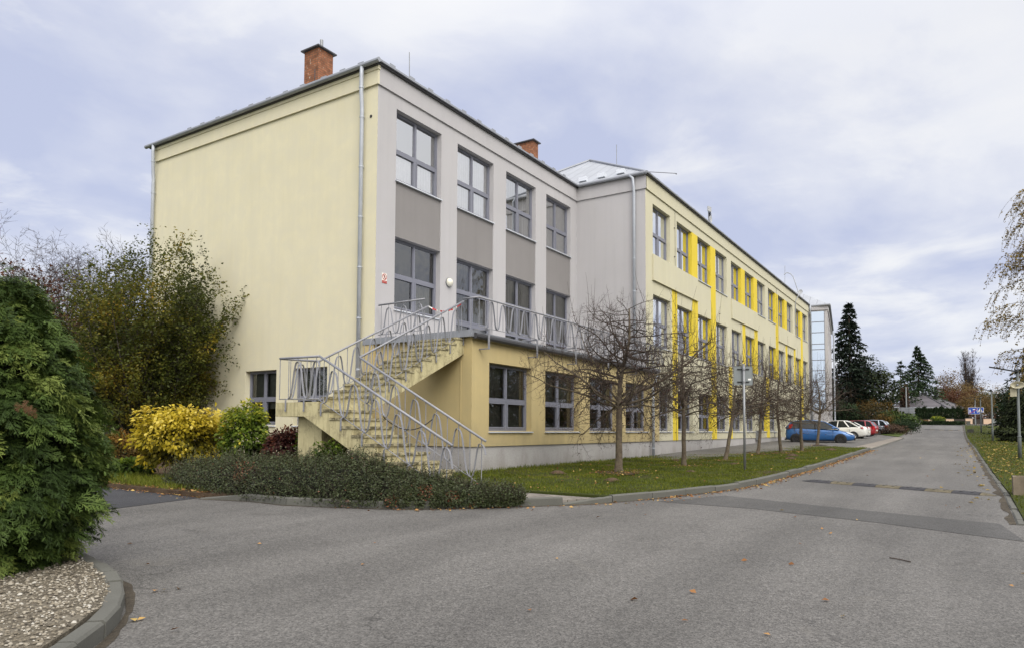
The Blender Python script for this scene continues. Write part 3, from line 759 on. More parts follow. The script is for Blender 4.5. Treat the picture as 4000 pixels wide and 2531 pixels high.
# chimneys
def chimney(x0, y0, wx, wy, z0, z1, pipe):
    mb = MB(); uv = []
    def face(o, ax, L):
        vs = [Vector(o), Vector(o) + Vector(ax) * L, Vector(o) + Vector(ax) * L + Z3 * (z1 - z0), Vector(o) + Z3 * (z1 - z0)]
        mb.add(vs, [(0, 1, 2, 3)]); uv.extend([(0, 0), (L, 0), (L, z1 - z0), (0, z1 - z0)])
    face((x0, y0, z0), (1, 0, 0), wx); face((x0 + wx, y0, z0), (0, 1, 0), wy); face((x0 + wx, y0 + wy, z0), (-1, 0, 0), wx); face((x0, y0 + wy, z0), (0, -1, 0), wy)
    o = mb.build('chimney', mt_brick, S); u = o.data.uv_layers.new(name='UVMap'); u.data.foreach_set('uv', [c for q in uv for c in q])
    c = MB(); c.box((x0 - .09, y0 - .09, z1 + .003), (x0 + wx + .09, y0 + wy + .09, z1 + .045)); c.build('chimney_cap', mt_gutter, o)
    if pipe:
        p = MB(); p.tube([(x0 + wx * .62, y0 + wy * .45, z1), (x0 + wx * .62, y0 + wy * .45, z1 + .50)], .055, 12); p.build('flue_pipe', mt_galv, o)
    return o
ch = chimney(1.39, 4.0, .63, .66, 11.6, 13.84, True)
mb = MB(); mb.tube([(1.0, 3.7, 12.75), (1.45, 4.2, 12.35), (1.9, 3.9, 12.1)], .012, 5); mb.tube([(1.0, 3.7, 12.85), (1.0, 3.7, 12.55)], .012, 5); mb.build('cable_stay', mt_gutter, ch)
chimney(11.0, 1.65, .42, 1.0, 11.6, 13.62, False)
# rain pipes
def pipe(name, pts, r=.055, clamps=(), side=(0, 0)):
    mb = MB(); mb.tube(pts, r, 12); o = mb.build(name, mt_pipe, S, smooth=True)
    for z in clamps:
        x, y = next(((p[0] + (q[0] - p[0]) * (z - p[2]) / (q[2] - p[2] + 1e-9), p[1] + (q[1] - p[1]) * (z - p[2]) / (q[2] - p[2] + 1e-9)) for p, q in zip(pts, pts[1:]) if (q[2] - z) * (p[2] - z) <= 0), pts[-1][:2])
        c = MB(); c.lathe([(r, -.02), (r + .012, -.018), (r + .012, .018), (r, .02)], (x, y, z), 12); c.tube([(x, y, z), (x + side[0], y + side[1], z)], .012, 5); c.build('pipe_clamp', mt_pipe, o)
    return o
pipe('downpipe', [(-.2, .42, H1 + .02), (-.2, .44, H1 - .25), (-.17, .47, 10.8), (-.12, .49, 10.45), (-.1, .5, 10.3), (-.1, .5, .3)], .058, (10.9, 10.1, 8.7, 7.3, 5.9, 4.5, 3.1), (.1, 0))
pipe('downpipe', [(-.2, 10.6, H1 + .02), (-.2, 10.62, H1 - .25), (-.15, 10.68, 10.7), (-.1, 10.72, 10.3), (-.1, 10.72, .4)], .058, (10.9, 9.8, 8.4, 7.0, 5.6, 4.2), (.1, 0))
pipe('downpipe', [(11.58, -2.45, H1 + .02), (11.6, -2.58, H1 - .12), (11.65, -2.6, 11.0), (11.67, -2.6, 10.8), (11.67, -2.6, TERR)], .058, (10.7, 9.5, 8.2, 6.9, 5.6), (.1, 0))
pipe('downpipe', [(12.12, -3.31, 3.74), (12.2, -3.33, 3.66), (12.0, -3.32, 3.35), (11.84, -3.29, 3.18), (11.84, -3.29, .35)], .055, (3.0, 1.6, .8), (0, .1))
pipe('downpipe', [(45.9, -3.22, H1 + .02), (46.0, -3.2, 11.0), (46.2, -3.2, 10.7), (46.2, -3.2, .7)], .06, (10, 8.5, 7, 5.5, 4), (0, .1))
# lightning protection and aerials (fixed to the roof)
def rod(p, q, r=.012, name='lightning_rod', mt=mt_galv):
    mb = MB(); mb.tube([p, q], r, 5); return mb.build(name, mt, S)
rod((1.4, .1, 11.55), (1.38, .1, 12.52), .013); rod((17.6, .8, 13.9), (17.6, .8, 15.55), .016); rod((24.0, -1.9, 12.2), (24.2, -1.9, 13.4), .012)
rod((42.2, -2.05, 11.9), (42.4, -2.05, 14.1), .016); rod((20.0, -3.0, 11.5), (20.0, -3.0, 12.1), .01)
mb = MB(); mb.tube([(11.75, -3.2, 11.56), (12.9, -3.9, 11.72)], .012, 5); mb.lathe([(.0, -.03), (.03, 0), (0, .03)], (12.9, -3.9, 11.70), 8); mb.build('lightning_rod', mt_gutter, S)
mb = MB(); mb.tube([(40.7, -3.06, 9.0), (40.7, -3.1, 11.0), (40.9, -3.25, 11.4), (41.0, -3.25, 11.7), (41.0, -2.9, 12.9), (40.95, -2.7, 13.15), (40.8, -2.5, 13.2), (40.6, -2.35, 13.05)], .03, 6); mb.build('vent_pipe', mt_galv, S)
am = MB(); am.tube([(23.3, -2.0, 11.9), (23.32, -2.0, 13.5)], .025, 8); amo = am.build('antenna_mast', mt_galv, S)
mb = MB(); mb.lathe([(0, .05), (.12, .03), (.19, -.03), (.19, -.05), (.1, -.02), (0, -.01)], (23.2, -2.12, 12.78), 16, axis='Y'); mb.build('antenna_dish', mt_ant, amo)
mb = MB(); mb.obox((23.15, -2.1, 13.32), (.17, -.03, 0), (.02, .04, 0), (0, 0, .13)); mb.build('antenna_panel', mt_ant, amo)
mb = MB(); mb.obox((23.28, -2.08, 13.06), (.06, 0, 0), (0, .05, 0), (0, 0, .11)); mb.build('antenna_box', mt_black, amo)
am = MB(); am.tube([(44.6, -2.7, 11.6), (44.6, -2.7, 12.5)], .025, 6); amo = am.build('antenna_mast', mt_galv, S)
mb = MB(); mb.lathe([(0, .05), (.10, .03), (.16, -.03), (.16, -.05), (.07, -.02), (0, -.01)], (44.4, -2.8, 12.35), 14, axis='X'); mb.build('antenna_dish', mt_ant, amo)
mb = MB()
for x, zz in ((15.05, (7.2, 10.9)), (34.55, (1.2, 11.0))):
    mb.tube([(x, -PW - .035, zz[0] if zz[0] < 5 else 1.0), (x, -PW - .035, zz[1] + .45)], .007, 5)
    for z in np.arange(1.4, zz[1], 1.25): mb.box((x - .07, -PW - .04, z), (x + .02, -PW - .001, z + .02))
mb.build('lightning_cable', mt_gutter, S)
# small fittings on the walls
mb = MB(); mb.box((28.7, -PW - .16, .95), (29.3, -PW - .002, 1.5), 0)
for k in range(5): mb.box((29.302, -PW - .14, 1.02 + .09 * k), (29.33, -PW - .02, 1.06 + .09 * k), 1)
mb.build('vent_box', [mt_galv, mt_black], S)
mb = MB(); mb.box((33.5, -PW - .02, 1.1), (33.7, -PW - .002, 1.5)); mb.build('vent_grille', mt_galv, S)
for y0, y1, z0, z1 in ((9.63, 10.03, 3.36, 3.62), (7.84, 8.02, 3.33, 3.5)):
    mb = MB(); mb.box((-.03, y0, z0), (-.002, y1, z1))
    for k in range(4): zz = z0 + (z1 - z0) * (k + .5) / 4; mb.box((-.05, y0 + .02, zz - .012), (-.031, y1 - .02, zz + .012))
    mb.build('vent_grille', mt_galv, S)
mb = MB(); mb.lathe([(0, -.006), (.045, -.006), (.045, .0)], (-.006, .25, 10.1), 10, axis='X'); mb.build('cable_hole', mt_black, S)
# end block (angled glazed part)
TWR = [(46.4, -3.0), (46.4, -4.42), (61.3, -2.5), (61.3, 8), (46.4, 8)]
mb = MB()
P0 = Vector((46.4, -4.42, 0)); PD = Vector((14.9, 1.92, 0)).normalized(); PN = Vector((PD.y, -PD.x, 0))
th = []
for k in range(5):
    a = 1.4 + 2.8 * k
    for z0, z1 in ((Z3a, Z3b), (Z2a, Z2b), (Z1a + .1, Z1b)): th.append((a, a + 1.7, z0, z1, .15, 1))
mb.wall(P0, PD, PN, 0, 15.02, .3, 11.42, th)
GO = P0 - PN * 0; GA_ = Vector((-PD.y, PD.x, 0)); mb.wall(P0, GA_, -PD, 0, 1.45, .3, 11.42, [(.22, 1.28, 3.13, 11.0, .06)])
mb.build('end_block_wall', [mt_gray, mt_dark], S)
mb = MB(); mb.obox(P0 + GA_ * .7 - PD * .05 + Z3 * 11.25, GA_ * .75, PD * .048, Z3 * .165); mb.obox(P0 + PD * 7.5 + PN * .04 + Z3 * 11.2, PD * 7.52, PN * .038, Z3 * .22); mb.build('end_block_cornice', mt_gray, S)
zs = [3.13, 4.68, 5.39, 6.29, 7.12, 7.97, 8.40, 9.32, 10.16, 11.0]
gp = lambda a, z, d=0: P0 + GA_ * a + PD * d + Z3 * z
for z0, z1 in zip(zs, zs[1:]):
    mb = MB(); mb.quad(gp(.22, z0, .05), gp(1.28, z0, .05), gp(1.28, z1, .05), gp(.22, z1, .05)); mb.build('pane', mt_glassmir, S)
mb = MB()
for z in zs[1:-1]: mb.obox(gp(.75, z, .03), GA_ * .53, PD * .035, Z3 * .025)
mb.obox(gp(1.25, 7.06, .03), GA_ * .03, PD * .034, Z3 * 3.93); mb.obox(gp(.245, 7.06, .03), GA_ * .025, PD * .034, Z3 * 3.93); mb.build('glazing_bar', mt_frame, S)
mb = MB(); mb.quad(gp(.1, 2.9, .6), gp(1.4, 2.9, .6), gp(1.4, 10.98, .6), gp(.1, 10.98, .6)); mb.build('room_backing', mt_blind, S)
ea = 11.45; base = [Vector((46.2, -4.62, ea)), Vector((61.5, -2.65, ea)), Vector((61.5, 8.2, ea)), Vector((46.2, 8.2, ea))]; ap = [Vector((50, .3, 14.4)), Vector((57, 1.2, 14.4))]
roof_poly('roof', [(base[0], base[1], ap[1], ap[0]), (base[1], base[2], ap[1]), (base[2], base[3], ap[0], ap[1]), (base[3], base[0], ap[0])])
mb = MB(); mb.tube([base[0], base[3]], .09, 8); mb.tube([base[0] - Z3 * .02, base[1] - Z3 * .02], .07, 8); mb.build('gutter', mt_flash, S)
mb = MB(); mb.tube([(61.4, -2.6, 11.4), (61.45, -2.7, 10.8), (61.45, -2.7, .8)], .07, 8); mb.build('downpipe', mt_pipe, S)

# ================================================================== RAILINGS
def railing(P0, P1, parent, low=-.84, wave=True, s0=0, pitch=.53, top=.72, bracket=None, bal=True, start_half=False, end_half=False, r=.024, drop=.26):
    """P0-P1: centre line of the handrail"""
    P0 = Vector(P0); P1 = Vector(P1); hd = Vector((P1.x - P0.x, P1.y - P0.y, 0)); L = hd.length; hd.normalize(); side = Vector((-hd.y, hd.x, 0))
    at = lambda s, dz=0: P0 + (P1 - P0) * (s / L) + Z3 * dz
    mb = MB(); mb.tube([at(0), at(L)], r, 10)
    o = mb.build('railing', mt_rail, parent, smooth=True)
    mb = MB(); mb.tube([at(0, low), at(L, low)], .009, 6); mb.build('bottom_rod', mt_rail, o, smooth=True)
    s = s0 % (pitch / 2); 
    while s <= L + 1e-3:
        b = MB(); b.tube([at(s, low), at(s, 0)], .0085, 6, cap=False); b.build('baluster', mt_rail, o, smooth=True); s += pitch / 2
    a = s0
    while a - pitch > -1e-6: a -= pitch
    while a < L:
        q0, q1 = max(0, a), min(L, a + pitch); n = 30
        if q1 - q0 > .08:
            pts = []
            for k in range(n + 1):
                ss = q0 + (q1 - q0) * k / n; f = .5 - .5 * math.cos(2 * math.pi * (ss - a) / pitch)
                f = f * .1 + .9 * (3 * f * f - 2 * f ** 3)
                pts.append(at(ss, low + .015 + top * f))
            b = MB(); b.flat(pts, side, .042, .008); b.build('scroll_bar', mt_rail, o, smooth=False)
        if bracket is not None and 0 <= a <= L:
            bv = Vector(bracket); p = at(a, low + .01); b = MB()
            b.flat([p, p + bv * .06 - Z3 * .03, p + bv * .06 - Z3 * .05], hd, .03, .01); b.flat([p + bv * .065 - Z3 * .04, p + bv * .065 - Z3 * drop], hd, .035, .012)
            b.lathe([(0, -.01), (.012, -.01), (.012, .012), (0, .012)], p + bv * .072 - Z3 * (drop - .03), 6, axis='X' if abs(bv.x) > .5 else 'Y')
            b.build('bracket', mt_rail, o)
        a += pitch
    return o

# ================================================================== OUTDOOR STAIRCASE
ST = thing('outdoor_staircase', 'weathered cream concrete outdoor stairs turning at a landing up to the terrace', 'staircase', (-4.0, -3.0, .25))
X0, X1 = -4.55, -3.40
mb = MB(); mb.box((X0, -2.90, 1.73), (X1, -1.70, 2.01)); mb.build('landing', mt_stair, ST)
mb = MB(); mb.box((X0 + .22, -2.80, .0), (X1 - .25, -2.12, 1.76)); mb.build('pillar', mt_stair, ST)
n, rise, run = 11, (2.01 - .25) / 11, .295
pf = [(-2.9005, 2.01), (-2.95, 2.01)]
for i in range(n):
    y = -2.95 - run * i; pf.append((y, 2.01 - rise * (i + 1)))
    if i < n - 1: pf.append((y - run, 2.01 - rise * (i + 1)))
pf += [(-5.9, .05), (-5.5, .05), (-5.45, .28), (-2.53, 1.729), (-2.9005, 1.729)]
mb = MB(); mb.prism([(X0, y, z) for y, z in pf], (X1 - X0, 0, 0)); fl = mb.build('lower_flight', mt_stair, ST)
for i in range(n - 1):
    y = -2.95 - run * i; z = 2.01 - rise * (i + 1); t = MB()
    t.box((X0 - .02, y - run - .03, z - .034), (X1 + .02, y - .002, z + .012)); t.build('tread', mt_tread, fl)
n2 = 12; rise2, run2 = (TERR - 2.01) / 12, 3.42 / 11
Y0, Y1 = -2.94, -1.72
pf = [(X1 + .001, 2.01)]
for i in range(n2):
    x = X1 + .06 + run2 * i; pf.append((x, 2.01 + rise2 * i)); pf.append((x, 2.01 + rise2 * (i + 1)))
pf += [(.098, TERR - .002), (.098, 3.36), (X1 + .001, 1.732)]
mb = MB(); mb.prism([(x, Y0, z) for x, z in pf], (0, Y1 - Y0, 0)); fl = mb.build('upper_flight', mt_stair, ST)
for i in range(1, n2):
    x = X1 + .06 + run2 * (i - 1); z = 2.01 + rise2 * i; t = MB()
    t.box((x - .03, Y0 - .02, z - .034), (x + run2 - .002 if i < n2 else .09, Y1 + .02, z + .012)); t.build('tread', mt_tread, fl)
railing((-4.51, -1.75, 2.90), (-4.51, -2.90, 2.89), ST, -.82, s0=.27, bracket=(-1, 0, 0))
railing((-4.51, -2.90, 2.89), (-4.51, -6.15, 1.22), ST, s0=.13, pitch=.545, bracket=(-1, 0, 0))
railing((-4.51, -1.75, 2.90), (-3.50, -1.75, 2.93), ST, -.82, s0=.27, bracket=None)
railing((-3.44, -2.90, 2.96), (-3.44, -6.08, 1.28), ST, s0=.2, pitch=.525, bracket=(1, 0, 0))
railing((-3.44, -2.90, 2.96), (.11, -2.90, 4.67), ST, s0=.3, pitch=.53, bracket=(0, -1, 0), drop=.24)
railing((-3.50, -1.75, 2.93), (.14, -1.75, 4.66), ST, s0=.3, pitch=.53, bracket=(0, 1, 0))
# terrace railings belong to the building
railing((.02, -.12, 4.81), (.02, -1.72, 4.83), S, -.80, s0=.1, pitch=.53, top=.68)
railing((.0, -2.98, 4.71), (.0, -3.45, 4.71), S, -.78, s0=.5, pitch=.53, top=.68)
tr = railing((.0, -3.45, 4.71), (12.6, -3.45, 4.71), S, -.72, s0=.28, pitch=.53, top=.66)
for x in (.42, 2.77, 5.08, 7.4, 9.73, 12.05):
    b = MB(); b.box((x - .035, -3.47, 3.95), (x + .035, -3.0, 3.985)); b.box((x - .028, -3.48, 3.48), (x + .028, -3.455, 3.983)); b.box((x - .03, -3.479, 3.48), (x + .03, -3.186, 3.505)); b.build('bracket', mt_rail, tr)
# barrier tape and chain
def hang(p, q, sag, n=20):
    p = Vector(p); q = Vector(q); return [p.lerp(q, i / n) - Z3 * (sag * 4 * (i / n) * (1 - i / n)) for i in range(n + 1)]
mt_red = M('barrier_red', (.55, .035, .03), .6, bump=0, var=.05)
mb = MB(); pts = hang((.13, -1.76, 4.66), (.05, -2.88, 4.60), .16, 24)
for i in range(24):
    a, b = pts[i], pts[i + 1]; tw = .5 * math.sin(i * .6)
    w = Vector((.015 * tw, 0, .008 + .014 * abs(math.cos(i * 1.1)))); mb.quad(a - w, b - w, b + w, a + w, 1 if (i // 3) % 2 else 0)
tp = mb.build('barrier_tape', [mt_white, mt_red]); tag(tp, 'red and white barrier tape strung across the top of the stairs', 'barrier tape')
mb = MB(); mb.tube(hang((-4.49, -4.55, 1.72), (-3.46, -4.85, 1.68), .22, 16), .01, 5)
chn = mb.build('chain', mt_black); tag(chn, 'thin dark chain hanging across the lower stair flight between its railings', 'chain')

# wall lamp, prohibition sign
wl = thing('wall_lamp', 'round cream globe lamp on gray wall between the terrace windows', 'wall lamp', (3.21, -.02, 6.01))
mb = MB(); mb.lathe([(0, -.13), (.06, -.12), (.11, -.085), (.135, -.03), (.13, .0)], (3.21, -.02, 6.01), 20, axis='Y'); mt_globe = M('opal_globe', (.72, .70, .60), .25, spec=.5, bump=0, var=.03); mb.build('lamp_shade', mt_globe, wl, smooth=True)
mb = MB(); mb.lathe([(.125, -.02), (.145, -.02), (.145, .018), (0, .018)], (3.21, -.02, 6.01), 20, axis='Y'); mb.build('lamp_base', mt_galv, wl)
def poly_figure(mb, org, sx, loops, mi, y):
    for lp in loops: mb.add([(org[0] + a * sx, y, org[2] + b * sx) for a, b in lp], [tuple(range(len(lp)))], mi)
def disc_ring(mb, c, r0, r1, y, mi, n=28):
    for k in range(n):
        a, b = 2 * math.pi * k / n, 2 * math.pi * (k + 1) / n
        mb.quad((c[0] + r0 * math.cos(a), y, c[2] + r0 * math.sin(a)), (c[0] + r0 * math.cos(b), y, c[2] + r0 * math.sin(b)), (c[0] + r1 * math.cos(b), y, c[2] + r1 * math.sin(b)), (c[0] + r1 * math.cos(a), y, c[2] + r1 * math.sin(a)), mi)
MAN = [[(-.1, .38), (-.05, .46), (.05, .46), (.1, .38), (.05, .3), (-.05, .3)], [(-.1, .28), (.1, .28), (.12, -.08), (-.1, -.08)], [(-.1, .26), (-.32, .02), (-.26, -.03), (-.06, .16)], [(.1, .26), (.3, .06), (.25, 0), (.08, .14)], [(-.1, -.06), (.02, -.06), (-.18, -.52), (-.3, -.52)], [(-.02, -.06), (.12, -.06), (.32, -.5), (.2, -.52)]]
mt_sred = M('sign_red', (.42, .035, .025), .45, bump=0, var=.03); mt_swhite = M('sign_white', (.78, .74, .68), .45, bump=0, var=.03)
ps = thing('prohibition_sign', 'small white no entry sign with walking figure above a red strip', 'sign', (.345, -.01, 5.6))
mb = MB(); mb.box((.25, -.012, 5.48), (.44, -.002, 5.755), 0); mb.box((.25, -.0135, 5.48), (.44, -.0125, 5.55), 1); disc_ring(mb, (.345, 0, 5.655), .070, .088, -.0145, 1)
mb.add([(.28, -.0146, 5.705), (.295, -.0146, 5.72), (.41, -.0146, 5.605), (.395, -.0146, 5.59)], [(0, 1, 2, 3)], 1)
poly_figure(mb, (.345, 0, 5.655), .12, MAN, 2, -.0142); mb.build('sign_board', [mt_swhite, mt_sred, mt_black], ps)
def text_mesh(s, size, name, mt, parent, loc, rot):
    cu = bpy.data.curves.new(name, 'FONT'); cu.body = s; cu.size = size; cu.align_x = 'CENTER'; cu.align_y = 'CENTER'
    tmp = bpy.data.objects.new('tmp', cu); COL.objects.link(tmp); dg = bpy.context.evaluated_depsgraph_get()
    me = bpy.data.meshes.new_from_object(tmp.evaluated_get(dg)); bpy.data.objects.remove(tmp); me.materials.clear(); me.materials.append(mt)
    o = bpy.data.objects.new(name, me); COL.objects.link(o); o.parent = parent; o.location = loc; o.rotation_euler = rot; return o
text_mesh('ZÁKAZ VSTUPU', .024, 'lettering', mt_swhite, ps, (0, -.006, -.085), (R(90), 0, 0))

# ================================================================== VEGETATION
def nrand(rs, n): return rs.normal(size=(n, 3))
def leaves_obj(name, P, size, mt, parent, seed, up=.4, elong=1.9, flat=.6, rnd=None, org=None, out=None):
    rs = np.random.RandomState(seed); n = len(P)
    T = nrand(rs, n); T[:, 2] = T[:, 2] * .6 - .15
    N = nrand(rs, n) * .8; N[:, 2] += up
    if out is not None:
        N = unit(N * .75 + unit(out + 1e-6) * 1.0); T = T + np.array([0, 0, -.35]); T = T - N * np.sum(T * N, 1, keepdims=True) + out * .25
    L = size * rs.uniform(.6, 1.35, n); W = L / elong
    V, F = leaf_quads(P, T, N, L, W)
    if parent is not None:
        q = parent
        while q.parent is not None: q = q.parent
        V = V - np.array(ORG[q.name][:])
    r = rs.rand(n) if rnd is None else np.clip(rnd + rs.normal(size=n) * .12, 0, 1)
    return link(name, np_mesh(name, V, F, mt, r), parent)
def segs_obj(name, segs, mt, parent, n=4):
    V, F = tubes_np(segs, n); q = parent
    while q.parent is not None: q = q.parent
    return link(name, np_mesh(name, V - np.array(ORG[q.name][:]), F, mt, smooth=True), parent)

# ---- bare fruit trees along the lawn
def fruit_tree(pos, H, Rc, lean, seed, label, limb=None, trunk_h=1.75, r0=.085, dens=1.0):
    pos = Vector((pos[0], pos[1], lawn_z(pos[0], pos[1]) - .03)); rg = random.Random(seed)
    T = thing('fruit_tree', label, 'tree', pos, 0, 'bare fruit trees along the lawn')
    S0 = []; p = pos - Z3 * .05; d = Vector((lean[0], lean[1], 1)).normalized(); k = 9
    for i in range(k):
        dd = (d + Vector((rg.gauss(0, .035), rg.gauss(0, .035), .04 * i))).normalized(); q = p + dd * ((trunk_h + .05) / k)
        f = 1.55 if i == 0 else 1.12 if i == 1 else 1
        S0.append((p, q, r0 * f * (1 - .03 * i), r0 * (1.12 if i == 0 else 1) * (1 - .03 * (i + 1)), 0)); p = q
    top = p
    tr_segs = S0[:]; tw = []
    cfg = dict(step=[.15, .10, .065, .05], wig=[.12, .18, .24, .25], trop=[.012, -.01, .02, .02], taper=.72, max=3, start=[.15, .10, .1], kids=[1.6 * dens, 1.4 * dens, .7], ang=[58, 55, 50], ratio=[.50, .46, .5], rr=[.55, .6, .7], rmin=.0024)
    B = []
    nl = 10
    for i in range(nl):
        az = 6.283 * (i + rg.uniform(-.25, .25)) / nl; el = R(rg.uniform(-6, 40))
        dd = Vector((math.cos(az) * math.cos(el), math.sin(az) * math.cos(el), math.sin(el)))
        grow(B, rg, top - Z3 * rg.uniform(0, .35), dd, Rc * rg.uniform(.85, 1.2), r0 * rg.uniform(.25, .38), 0, cfg)
    # central leader with side branches
    lead = []
    hh = H - trunk_h - 1.0
    dd = Vector((lean[0] * .25, lean[1] * .25, 1)).normalized()
    grow(lead, rg, top, dd, hh, r0 * .7, 0, dict(cfg, trop=[.06, -.005, .02, .02], kids=[2.1 * dens, 1.1 * dens, .7], ang=[68, 55, 50], ratio=[Rc / hh * .85, .46, .5], wig=[.06, .15, .2, .25], start=[.05, .12, .1]))
    B += lead
    if limb:
        e = pos + Vector(limb); pp = top - Z3 * .2; n = 12; c0 = None
        for i in range(n):
            f = (i + 1) / n; q = top.lerp(e, f) + Z3 * (-.22 * math.sin(f * 3.14)) + Vector((rg.gauss(0, .03), rg.gauss(0, .03), rg.gauss(0, .03)))
            B.append((pp, q, .045 * (1 - .6 * i / n), .045 * (1 - .6 * (i + 1) / n), 0)); 
            if i > 3:
                for _ in range(2):
                    dd = Vector((rg.gauss(0, 1), rg.gauss(0, 1), rg.uniform(-.3, 1))).normalized(); grow(B, rg, q, dd, rg.uniform(.35, .8), .010, 1, cfg)
            pp = q
    # water shoots
    hubs = [s for s in B if s[4] <= 1 and s[0].z > pos.z + trunk_h + .5]
    for s in rg.sample(hubs, min(len(hubs), int(105 * dens))):
        q = s[1]; L = rg.uniform(.45, 1.3) * (1.1 if q.z > top.z + .9 else .8)
        L = min(L, max(.25, pos.z + H - q.z + rg.uniform(-.25, .3)))
        dv = Vector((rg.gauss(0, .22), rg.gauss(0, .22), 1)).normalized(); rr = .0062; n = 6
        for i in range(n):
            dv = (dv + Vector((rg.gauss(0, .05), rg.gauss(0, .05), .05))).normalized(); q2 = q + dv * (L / n); B.append((q, q2, rr * (1 - .7 * i / n), rr * (1 - .7 * (i + 1) / n), 3)); q = q2
    tr_segs += [s for s in B if s[4] == 0]
    V = segs_obj('trunk', tr_segs, mt_bark, T, 8)
    segs_obj('twigs', [s for s in B if s[4] > 0], mt_twig, T, 3)
    ends = [s for s in B if s[4] >= 2]
    pts = []
    for s in rg.sample(ends, min(len(ends), int(520 * dens))):
        c = s[1] + Vector((rg.gauss(0, .01), rg.gauss(0, .01), -rg.uniform(.015, .035))); pts.append(c)
        if rg.random() < .4: pts.append(c + Vector((rg.gauss(0, .015), rg.gauss(0, .015), rg.gauss(0, .01))))
    P = np.array([p[:] for p in pts]) - np.array(pos[:]); rad = np.array([rg.uniform(.011, .019) for _ in pts])
    o8 = np.array([(1, 0, 0), (0, 1, 0), (-1, 0, 0), (0, -1, 0), (0, 0, 1), (0, 0, -1)], float)
    f8 = np.array([(0, 1, 4), (1, 2, 4), (2, 3, 4), (3, 0, 4), (1, 0, 5), (2, 1, 5), (3, 2, 5), (0, 3, 5)])
    V = (P[:, None, :] + o8[None] * rad[:, None, None]).reshape(-1, 3); F = (f8[None] + (np.arange(len(P)) * 6)[:, None, None]).reshape(-1, 3)
    tag(link('fruit', np_mesh('fruit', V, F, mt_fruit, smooth=True), T), kind='stuff')
    return T
TREES = [((2.5, -6.02), 5.2, 2.25, (.02, -.01), 11, 'nearest and largest bare fruit tree, its long limb reaching right past the ochre annex', (.95, -1.95, 3.25), 1.95, .100, 1.05),
         ((6.38, -6.37), 4.8, 2.1, (.03, 0), 12, 'bare fruit tree in front of the rain pipe at the annex corner', None, 1.85, .074, 1.05),
         ((9.84, -6.59), 4.5, 1.9, (.25, -.13), 13, 'bare fruit tree leaning right beside the gray sign post', None, 1.8, .07, .9),
         ((15.62, -6.27), 4.7, 2.1, (.14, -.08), 14, 'bare fruit tree just right of the gray sign post, leaning slightly', None, 1.85, .07, .9),
         ((17.47, -6.8), 4.3, 1.9, (-.16, .08), 15, 'thin bare fruit tree leaning left, between the sign post and the blue car', None, 1.8, .07, .8),
         ((19.1, -7.33), 4.4, 1.9, (-.04, 0), 16, 'upright bare fruit tree in front of the rear wheel of the blue car', None, 1.8, .075, .8),
         ((27.84, -6.52), 4.7, 2.1, (.12, -.07), 17, 'bare fruit tree in front of the middle of the blue car, farthest of its row', None, 2.0, .08, .8)]
for a in TREES: fruit_tree(*a[:5], a[5], a[6], a[7], a[8], a[9])

mb = MB(); rg_ = random.Random(3)
for a in TREES:
    (x, y), n = a[0], 26; R0 = .62 if a is TREES[0] else .42; ps = []
    for k in range(n):
        an = 6.283 * k / n; r_ = R0 * (1 + .45 * mnoise.noise(Vector((math.cos(an) * 1.3 + x, math.sin(an) * 1.3 + y, 0)))); px_, py_ = x - .1 + r_ * 1.2 * math.cos(an), y - .08 + r_ * math.sin(an); ps.append((px_, py_, lawn_z(px_, py_) + .018))
    mb.add(ps + [(x, y, lawn_z(x, y) + .045)], [(k, (k + 1) % n, n) for k in range(n)])
for x, y, r_ in ((1.2, -5.0, .20), (3.9, -7.4, .14), (7.6, -7.5, .16), (11.8, -8.3, .20), (14.2, -7.9, .24), (19.8, -8.4, .28), (17.0, -5.6, .2), (9.0, -5.2, .16), (5.0, -4.6, .15), (.2, -6.9, .16)):
    k0 = 12; o_ = [(x + r_ * (1 + .3 * math.sin(k * 2.3 + x)) * math.cos(6.283 * k / k0), y + r_ * (1 + .3 * math.cos(k * 1.9 + y)) * math.sin(6.283 * k / k0)) for k in range(k0)]
    i_ = [(x + (a_x - x) * .5, y + (a_y - y) * .5) for a_x, a_y in o_]
    mb.add([(a_x, a_y, lawn_z(a_x, a_y) + .01) for a_x, a_y in o_] + [(a_x, a_y, lawn_z(a_x, a_y) + r_ * .32) for a_x, a_y in i_] + [(x, y, lawn_z(x, y) + r_ * .42)], [(k, (k + 1) % k0, k0 + (k + 1) % k0, k0 + k) for k in range(k0)] + [(k0 + k, k0 + (k + 1) % k0, 2 * k0) for k in range(k0)])
so_ = mb.build('bare_soil', mt_soil); tag(so_, kind='stuff')

